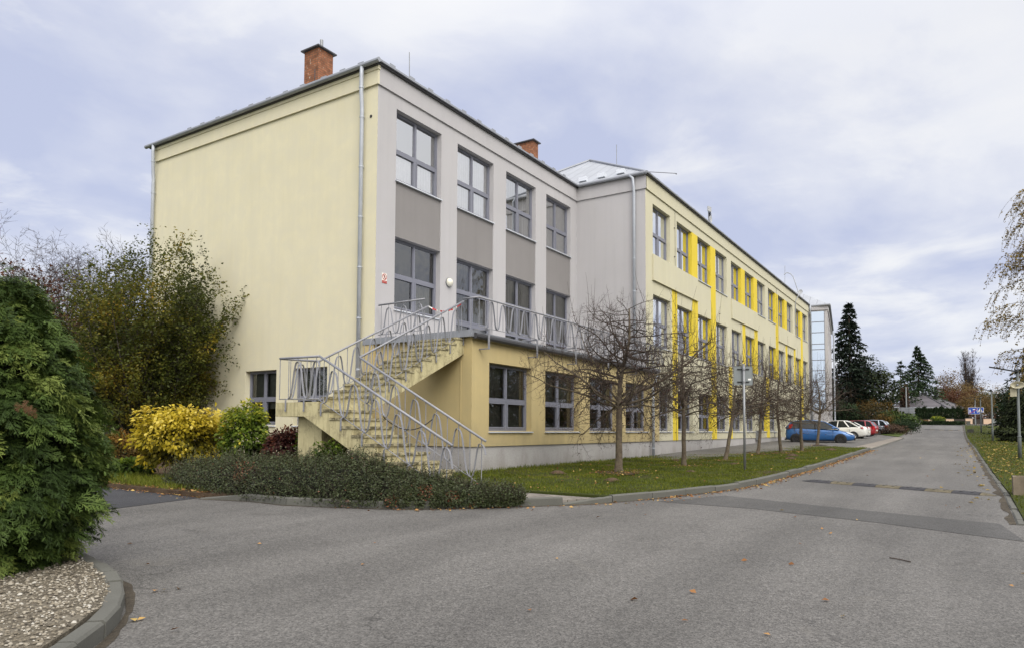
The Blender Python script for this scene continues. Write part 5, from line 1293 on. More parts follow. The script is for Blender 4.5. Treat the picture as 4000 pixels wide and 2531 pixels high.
# ---- distant and right-hand trees
mt_spruce = leafmat('spruce_needles', [(0, (.006, .010, .007)), (.5, (.016, .026, .016)), (1, (.035, .052, .032))], .05, .7, .15)
mt_spruce2 = leafmat('green_spruce_needles', [(0, (.010, .018, .008)), (.5, (.025, .045, .018)), (1, (.05, .08, .03))], .05, .7, .15)
def spruce(u, v, d, H, Rr, seed, label, mt_n, layers=22, nper=300, name='spruce_tree', droop=.35, lo=.04, irr=.25, size=.30):
    p = spot(u, v, d); p.z = zfar(p.x, p.y); rs = np.random.RandomState(seed)
    T = thing(name, label, 'tree', p); mb = MB(); mb.tube([p, p + Z3 * H * .98], [H * .017, .02], 8); mb.build('trunk', mt_brownwood, T)
    Ps = []; Ts = []; B = []
    for l in range(layers):
        f = l / (layers - 1); h = H * (lo + (1 - lo) * f); rr = Rr * (1 - f) ** .85 + .12
        nb = max(5, int(13 * (1 - f) + 4))
        for b in range(nb):
            az = rs.uniform(0, 6.283); L = rr * rs.uniform(1 - irr, 1 + irr * .6); o = np.array([math.cos(az), math.sin(az), 0])
            B.append((Vector(np.array(p[:]) + [0, 0, h]), Vector(np.array(p[:]) + [0, 0, h] + o * L * .9 + [0, 0, -droop * L * .4]), .02, .008, 1))
            m_ = int(nper / nb * (.35 + .9 * (1 - f)) + 4)
            q = rs.rand(m_) ** .75
            side = rs.normal(size=m_) * .15 * L * (.4 + q)
            P = np.array(p[:]) + np.array([0, 0, h]) + o * (q * L)[:, None] + np.array([-o[1], o[0], 0]) * side[:, None]
            P[:, 2] += -droop * L * q ** 1.3 * .8 + .22 * droop * L * np.maximum(0, q - .75) * 4 * .3 + rs.normal(size=m_) * .04 - np.abs(side) * .3
            Ps.append(P); Ts.append(o * .8 + rs.normal(size=(m_, 3)) * .45 + np.array([0, 0, -.35]))
    P = np.concatenate(Ps); Tt = np.concatenate(Ts); n = len(P); N = nrand(rs, n) * .6; N[:, 2] += .7
    L = size * rs.uniform(.6, 1.3, n); V, F = leaf_quads(P, Tt, N, L, L * .36)
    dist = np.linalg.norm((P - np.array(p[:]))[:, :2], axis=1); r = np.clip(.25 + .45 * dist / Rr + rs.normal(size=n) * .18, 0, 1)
    link('foliage', np_mesh('foliage', V - np.array(p[:]), F, mt_n, r), T); segs_obj('limbs', B, mt_brownwood, T, 4); return T
spruce(3325, 1690, 74, 13.2, 3.7, 61, 'tall dark spruce with drooping branches right of the school', mt_spruce, 26, 520, droop=.45, size=.42)
spruce(3592, 1660, 135, 14.6, 6.2, 62, 'broad green spruce behind the tiled house roof', mt_spruce2, 24, 420, size=.55, lo=.1)
spruce(3522, 1660, 128, 11.2, 5.6, 63, 'slimmer open branched spruce left of the broad one behind the house', mt_spruce2, 16, 190, size=.5, lo=.1)
spruce(3250, 1690, 82, 5.5, 3.0, 64, 'blue gray young spruce at the school end behind the cars', mt_spruce, 14, 420, size=.36)
def blob_tree(u, v, d, rx, h, n, leaf, mt_l, seed, label, name='evergreen_shrub', bias=.45, cat='shrub', lump=.5, shell=.3, group=None, zoff=0):
    p = spot(u, v, d); p.z = zfar(p.x, p.y) + zoff
    return shrub(name, label, cat, p, rx, rx, h, n, leaf, mt_l, seed, bias, shell, 18, lump, 2.0, .5, group)
mt_yew = leafmat('yew_needles', [(0, (.006, .009, .004)), (.5, (.020, .028, .010)), (1, (.05, .065, .02))], .08, .7, .15)
mt_jun = leafmat('juniper_needles', [(0, (.010, .018, .006)), (.5, (.035, .060, .016)), (1, (.085, .125, .03))], .08, .7, .15)
mt_brb = leafmat('brown_shrub_leaf', [(0, (.02, .012, .008)), (.5, (.065, .035, .02)), (1, (.12, .07, .035))], .15)
mt_hdg = leafmat('thuja_hedge', [(0, (.006, .012, .005)), (.6, (.018, .034, .012)), (1, (.035, .06, .02))], .05, .7, .15)
blob_tree(3390, 1690, 76, 3.0, 7.4, 5200, .30, mt_yew, 65, 'wide dark yew tree right of the tall spruce', 'yew_tree', .4, 'tree')
blob_tree(3412, 1700, 69, 2.1, 3.5, 2200, .11, mt_orng, 66, 'twiggy olive tree standing behind the red car', 'small_tree', .4, 'tree', .6)
blob_tree(3490, 1690, 71, 1.9, 2.1, 3000, .22, mt_jun, 67, 'spreading green juniper below the gray sign backs', 'juniper_bush')
blob_tree(3552, 1690, 76, 1.1, 1.5, 1500, .2, mt_jun, 68, 'round green juniper nearest the left road edge', 'juniper_bush')
blob_tree(3480, 1700, 63, 1.35, 1.0, 2600, .11, mt_brb, 69, 'brown leaved low shrub beside the silver car', 'brown_shrub')
blob_tree(3530, 1700, 66, 1.3, 1.35, 2200, .13, mt_hdg, 70, 'dark green shrub right of the brown low shrub', 'evergreen_shrub')
blob_tree(3305, 1690, 70, 1.6, 3.0, 2600, .2, mt_hdg, 71, 'dark green shrub at the corner of the school behind the white car', 'evergreen_shrub')
blob_tree(3455, 1690, 70, 1.2, 1.7, 1500, .18, mt_orng, 75, 'yellowish grassy shrub above the silver car', 'grassy_shrub')
# right side
blob_tree(4040, 1700, 52, 2.2, 4.2, 5600, .2, mt_yew, 72, 'large dark yew at the right edge behind the lamps', 'yew_tree', .4, 'tree', .6)
blob_tree(3985, 1720, 46, 1.35, .95, 2600, .2, mt_yew, 73, 'low spreading dark juniper on the right lawn', 'juniper_bush', .35)
blob_tree(3960, 1690, 62, 1.3, 4.2, 3600, .24, mt_hdg, 74, 'tall dark evergreen left of the large yew at right', 'evergreen_tree', .4, 'tree', .7)
spruce(4075, 1700, 60, 9.0, 4.6, 76, 'dark spruce at the right edge behind the loudspeaker post', mt_spruce, 16, 420, size=.4)
# birch
mt_birch = leafmat('birch_leaf', [(0, (.09, .07, .02)), (.5, (.22, .155, .035)), (1, (.36, .26, .06))], .4)
def birch():
    p = spot(4190, 1760, 38); p.z = zfar(p.x, p.y) + .1; rg = random.Random(7); rs = np.random.RandomState(7)
    T = thing('birch_tree', 'weeping birch with sparse yellow leaves hanging in at the right edge', 'tree', p); B = []
    k = 12; q = p
    for i in range(k):
        q2 = q + Vector((rg.gauss(0, .06), rg.gauss(0, .06), 14.0 / k)); B.append((q, q2, .2 * (1 - .075 * i), .2 * (1 - .075 * (i + 1)), 0))
        if i >= 2:
            for _ in range(5):
                az = rg.uniform(0, 6.283); el = R(rg.uniform(15, 50)); L = rg.uniform(2.4, 4.9) * (1.15 - .6 * i / k); d = Vector((math.cos(az) * math.cos(el), math.sin(az) * math.cos(el), math.sin(el))); a = q2; n = 9
                for j in range(n):
                    d = (d + Vector((rg.gauss(0, .07), rg.gauss(0, .07), -.10))).normalized(); b = a + d * (L / n); B.append((a, b, .035 * (1 - .09 * j), .035 * (1 - .09 * (j + 1)), 1)); a = b
                    if j > 1:
                        for _ in range(3):
                            dd = (d * .6 + Vector((rg.gauss(0, .4), rg.gauss(0, .4), -.1))).normalized(); c = b; LL = rg.uniform(.6, 1.9); m_ = 7
                            for s in range(m_):
                                dd = (dd + Vector((rg.gauss(0, .08), rg.gauss(0, .08), -.30))).normalized(); e = c + dd * (LL / m_); B.append((c, e, .008, .006, 2)); c = e
        q = q2
    mtb = M('birch_bark', (.5, .49, .46), .8, var=.3, vs=3, dirt=((.03, .03, .03), 4, .55, .8)); segs_obj('trunk', [s for s in B if s[4] == 0], mtb, T, 8); segs_obj('twigs', [s for s in B if s[4] > 0], mt_twig, T, 3)
    H_ = [s for s in B if s[4] == 2]; n = 20000; idx = rs.randint(0, len(H_), n); f = rs.rand(n, 1)
    P = np.array([s[0][:] for s in H_])[idx] * (1 - f) + np.array([s[1][:] for s in H_])[idx] * f + rs.normal(size=(n, 3)) * .04
    leaves_obj('foliage', P, 0.1, mt_birch, T, 3, elong=1.4, up=0)
birch()
# poplar, autumn trees beyond the house
cfgP = dict(step=[1.3, .7, .5, .4], wig=[.03, .06, .1, .1], trop=[.05, .16, .16, .1], taper=.85, max=2, start=[.03, .1, 0], kids=[9, 2.8, 0], ang=[22, 22, 20], ratio=[.19, .45, .4], rr=[.4, .6, .6], rmin=.035)
p = spot(3790, 1660, 185); p.z = zfar(p.x, p.y); leafy_tree('poplar_tree', 'tall narrow bare poplar rising beyond the house', 'tree', p, 19.5, 12, R(6), 81, .3, None, mt_bwood, 0, cfgP, .28)
cfgF = dict(step=[1.2, .7, .5, .4], wig=[.1, .14, .16, .2], trop=[.02, .03, .02, .02], taper=.8, max=2, start=[.2, .12, .1], kids=[1.9, 1.7, 0], ang=[42, 42, 38], ratio=[.5, .5, .5], rr=[.6, .62, .7], rmin=.03)
mt_rust = leafmat('rusty_leaf', [(0, (.06, .04, .018)), (.5, (.15, .095, .035)), (1, (.25, .17, .06))], .3)
bg_tree(3752, 1660, 165, 10.0, 82, 'rust coloured autumn tree left of the poplar', mt_rust, 10000, .30, 7, 40, r0=.2, cfg=cfgF, cl=.6)
bg_tree(3690, 1660, 170, 9.0, 83, 'pale bare tree right of the house chimney pipe', None, 0, .4, 7, 38, r0=.16, cfg=cfgF)
bg_tree(3870, 1660, 150, 7.5, 84, 'bare brown tree right of the poplar', mt_rust, 2500, .26, 7, 45, r0=.16, cfg=cfgF, cl=.6)
bg_tree(3735, 1660, 150, 5.5, 85, 'low brown tree behind the right end of the house', mt_brown, 6000, .28, 7, 50, r0=.16, cfg=cfgF, cl=.6)
bg_tree(3840, 1660, 120, 4.2, 86, 'low rusty bush behind the blue signs', mt_rust, 5000, .2, 7, 55, r0=.1, cfg=cfgF, cl=.5, trunk=.3)
bg_tree(3900, 1660, 128, 5.2, 87, 'olive brown tree behind the right fence panels', mt_olive, 5000, .26, 7, 50, r0=.12, cfg=cfgF, cl=.5, trunk=.5)
# distant treeline closing the horizon
def treeline(name, pts, h, n, leaf, mt_l, seed):
    rs = np.random.RandomState(seed); pts = np.array(pts, float); t = rs.rand(n) * (len(pts) - 1); i = t.astype(int); f = (t - i)[:, None]; q = pts[i] * (1 - f) + pts[i + 1] * f
    s = t * 9; hh = h * (.55 + .45 * np.array([mnoise.noise(Vector((x, seed, 0))) for x in s]) + .2 * np.array([mnoise.noise(Vector((x * 3, seed, 4))) for x in s]))
    P = np.stack([q[:, 0] + rs.normal(size=n) * 5, q[:, 1] + rs.normal(size=n) * 5, rs.rand(n) ** .8 * hh], 1); P[:, 2] += np.array([zfar(x, y) for x, y in q])
    o = leaves_obj(name, P, leaf, mt_l, None, seed); tag(o, kind='stuff'); return o
treeline('distant_wood', [(-160, 120), (-60, 170), (20, 190), (90, 170)], 13, 9000, 1.6, mt_olive, 91)
treeline('distant_wood', [(230, 90), (240, 20), (235, -60), (160, -150)], 9, 9000, 1.6, mt_brown, 92)
treeline('distant_wood', [(120, -60), (60, -75), (10, -62), (-30, -60), (-70, -50)], 19, 16000, 1.5, mt_olive, 93)

# ================================================================== STREET FURNITURE
def sign_post_back():
    p = Vector((5.1, -8.46, lawn_z(5.1, -8.46) - .05)); rz = R(-20); T = thing('road_sign', 'square road sign seen from behind on a gray post in the lawn', 'sign', p, 0)
    d = Vector((math.cos(YAW + .02), math.sin(YAW + .02), 0)); s = Vector((d.y, -d.x, 0))  # board faces away along d
    mb = MB(); mb.tube([p, p + Z3 * 2.86], .032, 10); mb.build('post', mt_galv, T, smooth=True); mb = MB(); mb.lathe([(0, .015), (.034, .01), (.034, -.02)], p + Z3 * 2.86, 10); mb.build('post_cap', mt_galv, T)
    c = p + d * .05 + Z3 * 2.56; hw = .255
    pts = []
    for cx, cz, a0 in ((1, 1, 0), (-1, 1, 90), (-1, -1, 180), (1, -1, 270)):
        for k in range(5):
            a = R(a0 + 22.5 * k); pts.append(c + s * (cx * (hw - .04) + .04 * math.cos(a)) + Z3 * (cz * (hw - .04) + .04 * math.sin(a)))
    mt_sb = M('sign_back_gray', (.20, .22, .225), .6, .3, var=.08, vs=6, bump=.03)
    mb = MB(); mb.prism(pts, d * .008); bo = mb.build('sign_board', mt_sb, T)
    mb = MB(); rim = [q - d * .014 for q in pts]; n = len(pts)
    for k in range(n): mb.quad(pts[k] - d * .002, pts[(k + 1) % n] - d * .002, rim[(k + 1) % n], rim[k])
    mb.build('rim', mt_galv, bo)
    for z in (-.17, .17):
        mb = MB(); mb.obox(c - d * .012 + Z3 * z, s * .16, d * .008, Z3 * .016); mb.build('rail', mt_black, bo)
        mb = MB(); mb.lathe([(.034, -.02), (.044, -.02), (.044, .02), (.034, .02)], p + Z3 * (2.56 + z), 12); mb.build('clamp', mt_galv, bo)
    mb = MB(); mb.obox(c - d * .003 + s * .17 - Z3 * .10, s * .04, d * .001, Z3 * .022); mb.build('sticker', mt_white, bo)
sign_post_back()
mt_lampole = M('lamp_post_paint', (.12, .135, .135), .5, .1, var=.15, vs=3, bump=.05)
def lamp(p, label, h=3.34, rz=0):
    T = thing('street_lamp', label, 'street lamp', p, rz, 'solar lamps along the right lawn')
    mb = MB(); mb.tube([(0, 0, 0), (0, 0, .86), (0, 0, .90), (0, 0, h)], [.062, .062, .045, .042], 12); mb.build('post', mt_lampole, T, smooth=True, local=True)
    mb = MB(); mb.lathe([(.062, .84), (.07, .85), (.07, .88), (.045, .91)], (0, 0, 0), 12); mb.build('collar', mt_lampole, T, local=True)
    mb = MB(); mb.obox((0, .42, h + .05), (.13, 0, 0), (0, .45, .11), (0, -.003, .016)); mb.build('lamp_head', mt_black, T, local=True)
    mb = MB(); mb.obox((0, .03, h - .02), (.04, 0, 0), (0, .06, .012), (0, 0, .06)); mb.build('bracket', mt_black, T, local=True)
    return T
L1 = Vector((18.3, -15.07, .45)); lamp(L1, 'nearest lamp post on the right lawn, carrying the loudspeaker')
lamp((41.9, -14.91, .80), 'second nearest lamp post, standing alone on the right lawn', 3.42)
lamp((64.1, -14.67, 1.22), 'third lamp post, just right of the blue road hump sign', 3.35)
lamp((83.2, -14.48, 1.85), 'farthest lamp post, rising behind the large blue sign', 3.4)
sp = thing('loudspeaker', 'cream horn loudspeaker with a box clamped on the nearest lamp post', 'loudspeaker', L1 + Vector((0, 0, 2.75)))
mt_cr = M('aged_cream_plastic', (.44, .41, .30), .5, var=.1, bump=0)
mb = MB(); c = L1 + Vector((-.10, .02, 2.78)); n = 20; prof = [(.02, -.16), (.05, -.10), (.09, -.03), (.16, .03), (.20, .05), (.20, .065), (.17, .055), (.10, .0), (.05, -.02), (.0, -.02)]
# horn opens toward the camera side (-X), elliptical mouth
vs = []; fs = []
for r_, z_ in prof:
    for j in range(n): a = 2 * math.pi * j / n; vs.append((c.x - z_ - .05, c.y + r_ * 1.15 * math.cos(a), c.z + r_ * .66 * math.sin(a)))
for i in range(len(prof) - 1):
    for j in range(n): fs.append((i * n + j, i * n + (j + 1) % n, (i + 1) * n + (j + 1) % n, (i + 1) * n + j))
mb.add(vs, fs); mb.build('horn', mt_cr, sp, smooth=True)
mb = MB(); mb.lathe([(0, -.05), (.035, -.04), (.045, .0), (.0, .0)], (c.x - .08, c.y, c.z), 12, axis='X'); mb.build('driver', mt_galv, sp)
mb = MB(); mb.box((c.x + .02, c.y + .02, c.z - .42), (c.x + .09, c.y + .22, c.z - .12)); mb.build('junction_box', mt_cr, sp)
mt_sblue = M('sign_blue', (.012, .07, .40), .4, bump=0, var=.05)
def board(T, c, w, h, mats_extra, draw):
    """flat sign board facing -X at point c (centre)"""
    mb = MB(); mb.box((c[0], c[1] - w / 2, c[2] - h / 2), (c[0] + .012, c[1] + w / 2, c[2] + h / 2), 0)
    e = .03
    def pq(y0, z0, y1, z1, mi, d=.003): mb.quad((c[0] - d, c[1] - y0, c[2] + z0), (c[0] - d, c[1] - y1, c[2] + z0), (c[0] - d, c[1] - y1, c[2] + z1), (c[0] - d, c[1] - y0, c[2] + z1), mi)
    pq(-w / 2 + e, -h / 2 + e, w / 2 - e, h / 2 - e, 1)
    def pp(pts, mi, d=.006): mb.add([(c[0] - d, c[1] - a, c[2] + b) for a, b in pts], [tuple(range(len(pts)))], mi)
    draw(pp); return mb.build('sign_board', [mt_swhite, mt_sblue] + mats_extra, T)
def drawA(pp):
    for lp in MAN: pp([(-.38 + a * .36, -.05 + b * .42) for a, b in lp], 0)
    for lp in MAN: pp([(.02 + a * .2, -.17 + b * .2) for a, b in lp], 0)
    pp([(-.12, .10), (.10, .10), (.10, .20), (-.12, .20)], 0); pp([(.2, -.02), (.44, -.02), (.44, .02), (.2, .02)], 0)
    pp([(-.46, -.32), (-.40, -.34), (.47, .30), (.42, .33)], 2, .008)
sA = spot(3810, 1671, 80); sA.z = zfar(sA.x, sA.y) + .05
T = thing('road_sign', 'large blue end of residential zone sign with figures and a red slash', 'sign', sA)
mb = MB(); mb.tube([sA, sA + Z3 * 2.35], .035, 8); mb.build('post', mt_galv, T)
zc_ = (spot(3806, 1603, 80)).z; board(T, (sA.x - .06, sA.y + .08, zc_), 1.12, .76, [mt_sred], drawA)
def drawB(pp):
    pp([(-.24, -.17), (.2, -.17), (-.02, .24)], 0); pp([(-.09, -.12), (-.05, -.07), (.03, -.07), (.08, -.12)], 2, .008); pp([(.22, -.2), (.28, -.2), (.27, -.08), (.23, -.08)], 0)
sB = spot(3832, 1678, 72); sB.z = zfar(sB.x, sB.y) + .05
T = thing('road_sign', 'square blue road hump sign with white triangle, right of the larger blue sign', 'sign', sB)
mb = MB(); mb.tube([sB, sB + Z3 * 2.2], .035, 8); mb.build('post', mt_galv, T)
zc_ = (spot(3832, 1600, 72)).z; board(T, (sB.x - .06, sB.y, zc_), .58, .54, [mt_black], drawB)
def back_sign(u, vt, vb, vg, d, w, label):
    g = spot(u, vg, d); g.z = zfar(g.x, g.y) + .05; zt, zb = spot(u, vt, d).z, spot(u, vb, d).z
    T = thing('road_sign', label, 'sign', g, 0, 'gray sign backs left of the road end')
    mb = MB(); mb.tube([g, (g.x, g.y, zt)], .035, 8); mb.build('post', mt_galv, T)
    mb = MB(); mb.box((g.x + .04, g.y - w / 2, zb), (g.x + .055, g.y + w / 2, zt)); mb.build('sign_board', mt_flash, T)
    for f in (.25, .75): mb = MB(); mb.box((g.x + .02, g.y - w * .4, zb + (zt - zb) * f - .02), (g.x + .038, g.y + w * .4, zb + (zt - zb) * f + .02)); mb.build('rail', mt_galv, T)
back_sign(3523, 1590, 1605, 1672, 70, .52, 'smaller gray sign back on a post above the junipers')
back_sign(3554, 1590, 1612, 1670, 78, 1.0, 'larger gray sign back right of the smaller one')
def concrete_box(u, v, d, w, h, name, label):
    p = spot(u, v, d); p.z = zfar(p.x, p.y) + .06; mb = MB(); mb.box((p.x - .3, p.y - w / 2, p.z - .1), (p.x + .3, p.y + w / 2, p.z + h)); mb.box((p.x - .33, p.y - w / 2 - .03, p.z + h + .001), (p.x + .33, p.y + w / 2 + .03, p.z + h + .06))
    o = mb.build(name, mt_concrete); tag(o, label, 'block'); return o
concrete_box(3791, 1690, 66, .5, .28, 'concrete_block', 'low dark concrete block on the grass near the road end')
concrete_box(3783, 1668, 86, .42, .45, 'utility_box', 'gray utility box standing by the far pavement')
# concrete planter at the right edge
px, py, pz = 2.75, -14.12, .22
T = thing('concrete_planter', 'weathered concrete trough at the right edge of the road', 'planter', (px, py - .2, pz))
mb = MB(); W_, D_, H_ = .9, .45, .42
mb.box((px, py - W_, pz), (px + .06, py, pz + H_)); mb.box((px + D_ - .06, py - W_, pz), (px + D_, py, pz + H_)); mb.box((px + .06, py - .06, pz + .001), (px + D_ - .06, py, pz + H_ - .001)); mb.box((px + .06, py - W_, pz + .001), (px + D_ - .06, py - W_ + .06, pz + H_ - .001))
mt_oldc = M('old_trough_concrete', (.20, .165, .12), .95, var=.25, vs=4, bump=.6, bs=35, bd=.01, streak=.3); mb.build('trough', mt_oldc, T); mb = MB(); mb.box((px + .061, py - W_ + .061, pz + .002), (px + D_ - .061, py - .061, pz + H_ - .08)); mb.build('soil', mt_soil, T)
# speed bumps
mt_by = M('bump_yellow', (.115, .10, .068), .85, var=.35, vs=12, fine=.3, fs=50, bump=.3); mt_bk = M('bump_black', (.045, .045, .05), .85, var=.3, vs=10, fine=.3, bump=.3)
def speed_bump(a, b, label, n=8, w=.36, first=0):
    a = Vector((*a, 0)); b = Vector((*b, 0)); d = (b - a).normalized(); s = Vector((-d.y, d.x, 0)); L = (b - a).length; m_ = (a + b) / 2
    T = thing('speed_bump', label, 'speed bump', (m_.x, m_.y, zr(m_.x, m_.y)))
    pr_ = [(-w / 2, .0), (-w / 2 + .03, .018), (-.07, .042), (.07, .042), (w / 2 - .03, .018), (w / 2, 0)]
    cap = .24; seg = (L - 2 * cap) / n
    def mod(t0, t1, mi, e0=1, e1=1):
        mb = MB(); vs = []
        for t_, e in ((t0, e0), (t1, e1)):
            for q, z in pr_: p = a + d * t_ + s * q * (.35 + .65 * e); vs.append((p.x, p.y, zr(p.x, p.y) + z * e + .004))
        k = len(pr_); mb.add(vs, [(i, i + 1, k + i + 1, k + i) for i in range(k - 1)] + [tuple(range(k))[::-1], tuple(range(k, 2 * k))])
        o = mb.build('module', [mt_bk, mt_by][mi], T)
        if e0 == e1 == 1:
            for tt in (.3, .7):
                for qq in (-.07, .07):
                    p = a + d * (t0 + (t1 - t0) * tt) + s * qq; b_ = MB(); b_.lathe([(0, .009), (.022, .007), (.03, 0)], (p.x, p.y, zr(p.x, p.y) + .044), 8); b_.build('bolt', mt_bk, o)
        return o
    mod(0, cap - .006, first, .12, 1)
    for i in range(n): mod(cap + seg * i + .004, cap + seg * (i + 1) - .004, (i + first) % 2)
    mod(L - cap + .006, L, 1 - first, 1, .12)
speed_bump((4.04, -10.09), (2.81, -13.85), 'black and yellow speed bump across the road in the foreground', 7)
e0 = spot(3609, 1687.5, 73); e1 = spot(3755, 1691.5, 70); speed_bump((e0.x, e0.y), (e1.x, e1.y), 'thin speed bump near the far end of the road', 7)
# far street lamp
g = spot(3463, 1600, 120); gz = zfar(g.x, g.y); zt = spot(3463, 1456, 120).z
T = thing('street_lamp', 'tall gray street lamp with curved arm left of the spruces', 'street lamp', (g.x, g.y, gz))
mb = MB(); mb.tube([(g.x, g.y, gz), (g.x, g.y, zt - 1.2), (g.x, g.y - .15, zt - .4), (g.x, g.y - .5, zt - .05), (g.x, g.y - .9, zt)], [.1, .07, .06, .05, .05], 8); mb.build('post', mt_galv, T); mb = MB(); mb.obox((g.x, g.y - 1.1, zt), (.12, 0, 0), (0, .35, .03), (0, 0, .06)); mb.build('lamp_head', mt_galv, T)

# ================================================================== HOUSE, FENCE, HEDGE
hp = spot(3630, 1640, 132); hz0 = zfar(hp.x, hp.y)
HS = thing('bungalow', 'low house with a wide hipped gray tiled roof beyond the road end', 'house', (hp.x, hp.y, hz0))
FL, FR_, BR, PK, PK2 = spot(3483, 1590, 125), spot(3699, 1590, 125), spot(3795, 1598, 138), spot(3605, 1538, 133), spot(3634, 1545, 140)
ez2 = (FL.z + FR_.z) / 2; FL.z = FR_.z = ez2; BR.z = ez2; BL = FL + (BR - FR_); PK.z = max(PK.z, PK2.z); PK2.z = PK.z
def tiled():
    mt = bpy.data.materials.new('roof_tiles'); t = NT(mt); p = t.pos(); sx = t.n('ShaderNodeSeparateXYZ'); t.l(p, sx.inputs[0])
    w_ = t.math('FRACT', t.math('MULTIPLY', sx.outputs[2], 3.6)); c = t.mix(t.rng(w_, .25, .6, 0, 1), (.02, .018, .022), (.125, .113, .125)); c = t.scale(c, t.rng(t.noise(p, 1.5, 4), .3, .7, .85, 1.15))
    t.out(t.bsdf(c, .6, 0, .4).outputs[0]); return mt
mt_tile = tiled()
mb = MB()
for f in ((FL, FR_, PK), (FR_, BR, PK2, PK), (BR, BL, PK2), (BL, FL, PK, PK2)): mb.add(f, [tuple(range(len(f)))])
rf = mb.build('roof', mt_tile, HS)
mb = MB(); mb.tube([FR_, PK], .14, 6); mb.tube([FL, PK], .14, 6); mb.tube([PK, PK2], .14, 6); mb.tube([BR, PK2], .14, 6); mb.build('ridge_cap', mt_gutter, rf)
ctr = (FL + FR_ + BR + BL) / 4; ins = [ctr + (q - ctr) * .88 for q in (FL, FR_, BR, BL)]
mb = MB(); mt_hw = M('house_render', (.42, .36, .30), .9)
for i in range(4): a, b = ins[i], ins[(i + 1) % 4]; mb.quad((a.x, a.y, hz0 - .3), (b.x, b.y, hz0 - .3), (b.x, b.y, ez2), (a.x, a.y, ez2))
mb.build('wall', mt_hw, HS); mb = MB(); 
for i in range(4): a, b = (FL, FR_, BR, BL)[i], (FL, FR_, BR, BL)[(i + 1) % 4]; mb.tube([a - Z3 * .05, b - Z3 * .05], .08, 6)
mb.build('gutter', mt_flash, HS)
for i in (0, 1):
    a, b = ins[i], ins[i + 1]; dd = (b - a).normalized(); nn = Vector((dd.y, -dd.x, 0))
    for f in (.3, .7):
        c = a.lerp(b, f); mb = MB(); mb.obox((c.x + nn.x * .02, c.y + nn.y * .02, ez2 - 1.1), dd * .7, nn * .03, Z3 * .55); mb.build('window', mt_frame, HS)
q = spot(3655, 1550, 135); mb = MB(); mb.tube([q - Z3 * 1.2, spot(3655, 1515, 135)], [.33, .22], 8); mb.build('flue_pipe', mt_black, HS)
q = spot(3541, 1595, 109); T = thing('flue_mast', 'pale slim metal flue beside a dark ivy covered trunk by the house', 'mast', (q.x, q.y, zfar(q.x, q.y))); mb = MB(); mb.tube([(q.x, q.y, zfar(q.x, q.y)), spot(3539, 1510, 109)], .09, 8); mb.build('flue_pipe', mt_galv, T)
q = spot(3535, 1640, 112); q.z = zfar(q.x, q.y); shrub('ivy_trunk', 'narrow dark ivy covered tree trunk beside the slim metal flue', 'tree', q, .62, .62, 6.2, 1800, .26, mt_brb, 95, .3, .2, 6, .25)
fd = 116; mt_fd = M('dark_fence_boards', (.035, .028, .025), .8, var=.2, bump=0); mt_pk = M('pink_fence_panel', (.56, .40, .30), .9, var=.06, bump=0)
fz = lambda u: zfar(spot(u, 1650, fd).x, spot(u, 1650, fd).y)
def fence_run(u0, u1, name, label, mt, top, bot, cap=True):
    a, b = spot(u0, 1650, fd), spot(u1, 1650, fd); za = zfar(a.x, a.y); a.z = b.z = za; d = (b - a); T = thing(name, label, 'fence', a)
    zt = spot(u0, top, fd).z; n = Vector((d.y, -d.x, 0)).normalized() * .08; mb = MB(); mb.prism([a - n, b - n, Vector((b.x, b.y, zt)) - n, Vector((a.x, a.y, zt)) - n], n * 2); mb.build('panel', mt, T)
    if cap: mb = MB(); mb.prism([Vector((a.x, a.y, zt + .004)) - n * 1.6, Vector((b.x, b.y, zt + .004)) - n * 1.6, Vector((b.x, b.y, zt + .10)) - n * 1.6, Vector((a.x, a.y, zt + .10)) - n * 1.6], n * 3.2); mb.build('coping', mt_gutter, T)
    return T
fence_run(3625, 3640, 'fence_panel', 'narrow pinkish fence panel left of the round yellow shrub', mt_pk, 1637, 0); fence_run(3695, 3725, 'fence_panel', 'pinkish fence panel in the middle, behind the road end', mt_pk, 1635, 0)
fence_run(3771, 3798, 'fence_panel', 'pinkish fence panel left of the blue signs', mt_pk, 1633, 0); fence_run(3841, 3872, 'fence_panel', 'pinkish fence panel right of the blue signs', mt_pk, 1634, 0)
fence_run(3286, 3300, 'fence_panel', 'small pinkish fence panel left of the tall spruce', mt_pk, 1634, 0)
mt_gp = M('gray_fence_panel', (.22, .235, .24), .8, var=.05, bump=0); fence_run(3874, 3905, 'fence_panel', 'plain gray fence panel farthest right', mt_gp, 1635, 0); fence_run(3907, 3960, 'fence_panel', 'gray wall behind the dark yew', mt_gp, 1640, 0)
for u0, u1, lb in ((3560, 3624, 'dark boarded fence left of the narrow pinkish panel'), (3641, 3694, 'dark boarded fence behind the round yellow shrub'), (3726, 3770, 'dark boarded fence between the middle and left sign panels'), (3799, 3840, 'dark boarded fence behind the blue signs')): fence_run(u0, u1, 'board_fence', lb, mt_fd, 1635, 0, False)
for k in range(9):
    u = 3590 + 22.3 * k; q = spot(u, 1640, 119.5); q.z = zfar(q.x, q.y)
    lb = ['leftmost clipped thuja of the dark hedge row', 'second clipped thuja from the left of the hedge row', 'third clipped thuja from the left of the hedge row', 'fourth clipped thuja from the left of the hedge row', 'middle clipped thuja of the hedge row', 'fourth clipped thuja from the right of the hedge row', 'third clipped thuja from the right of the hedge row', 'second clipped thuja from the right of the hedge row', 'rightmost clipped thuja standing slightly apart'][k]
    shrub('thuja', lb, 'hedge', q, .50, .50, 2.85 + .22 * math.sin(k * 2.1), 1500, .2, mt_hdg, 100 + k, .4, .5, 4, .12, 2, .5, 'clipped thujas before the house')
a = spot(3605, 1668, 84); b = spot(3762, 1668, 84)
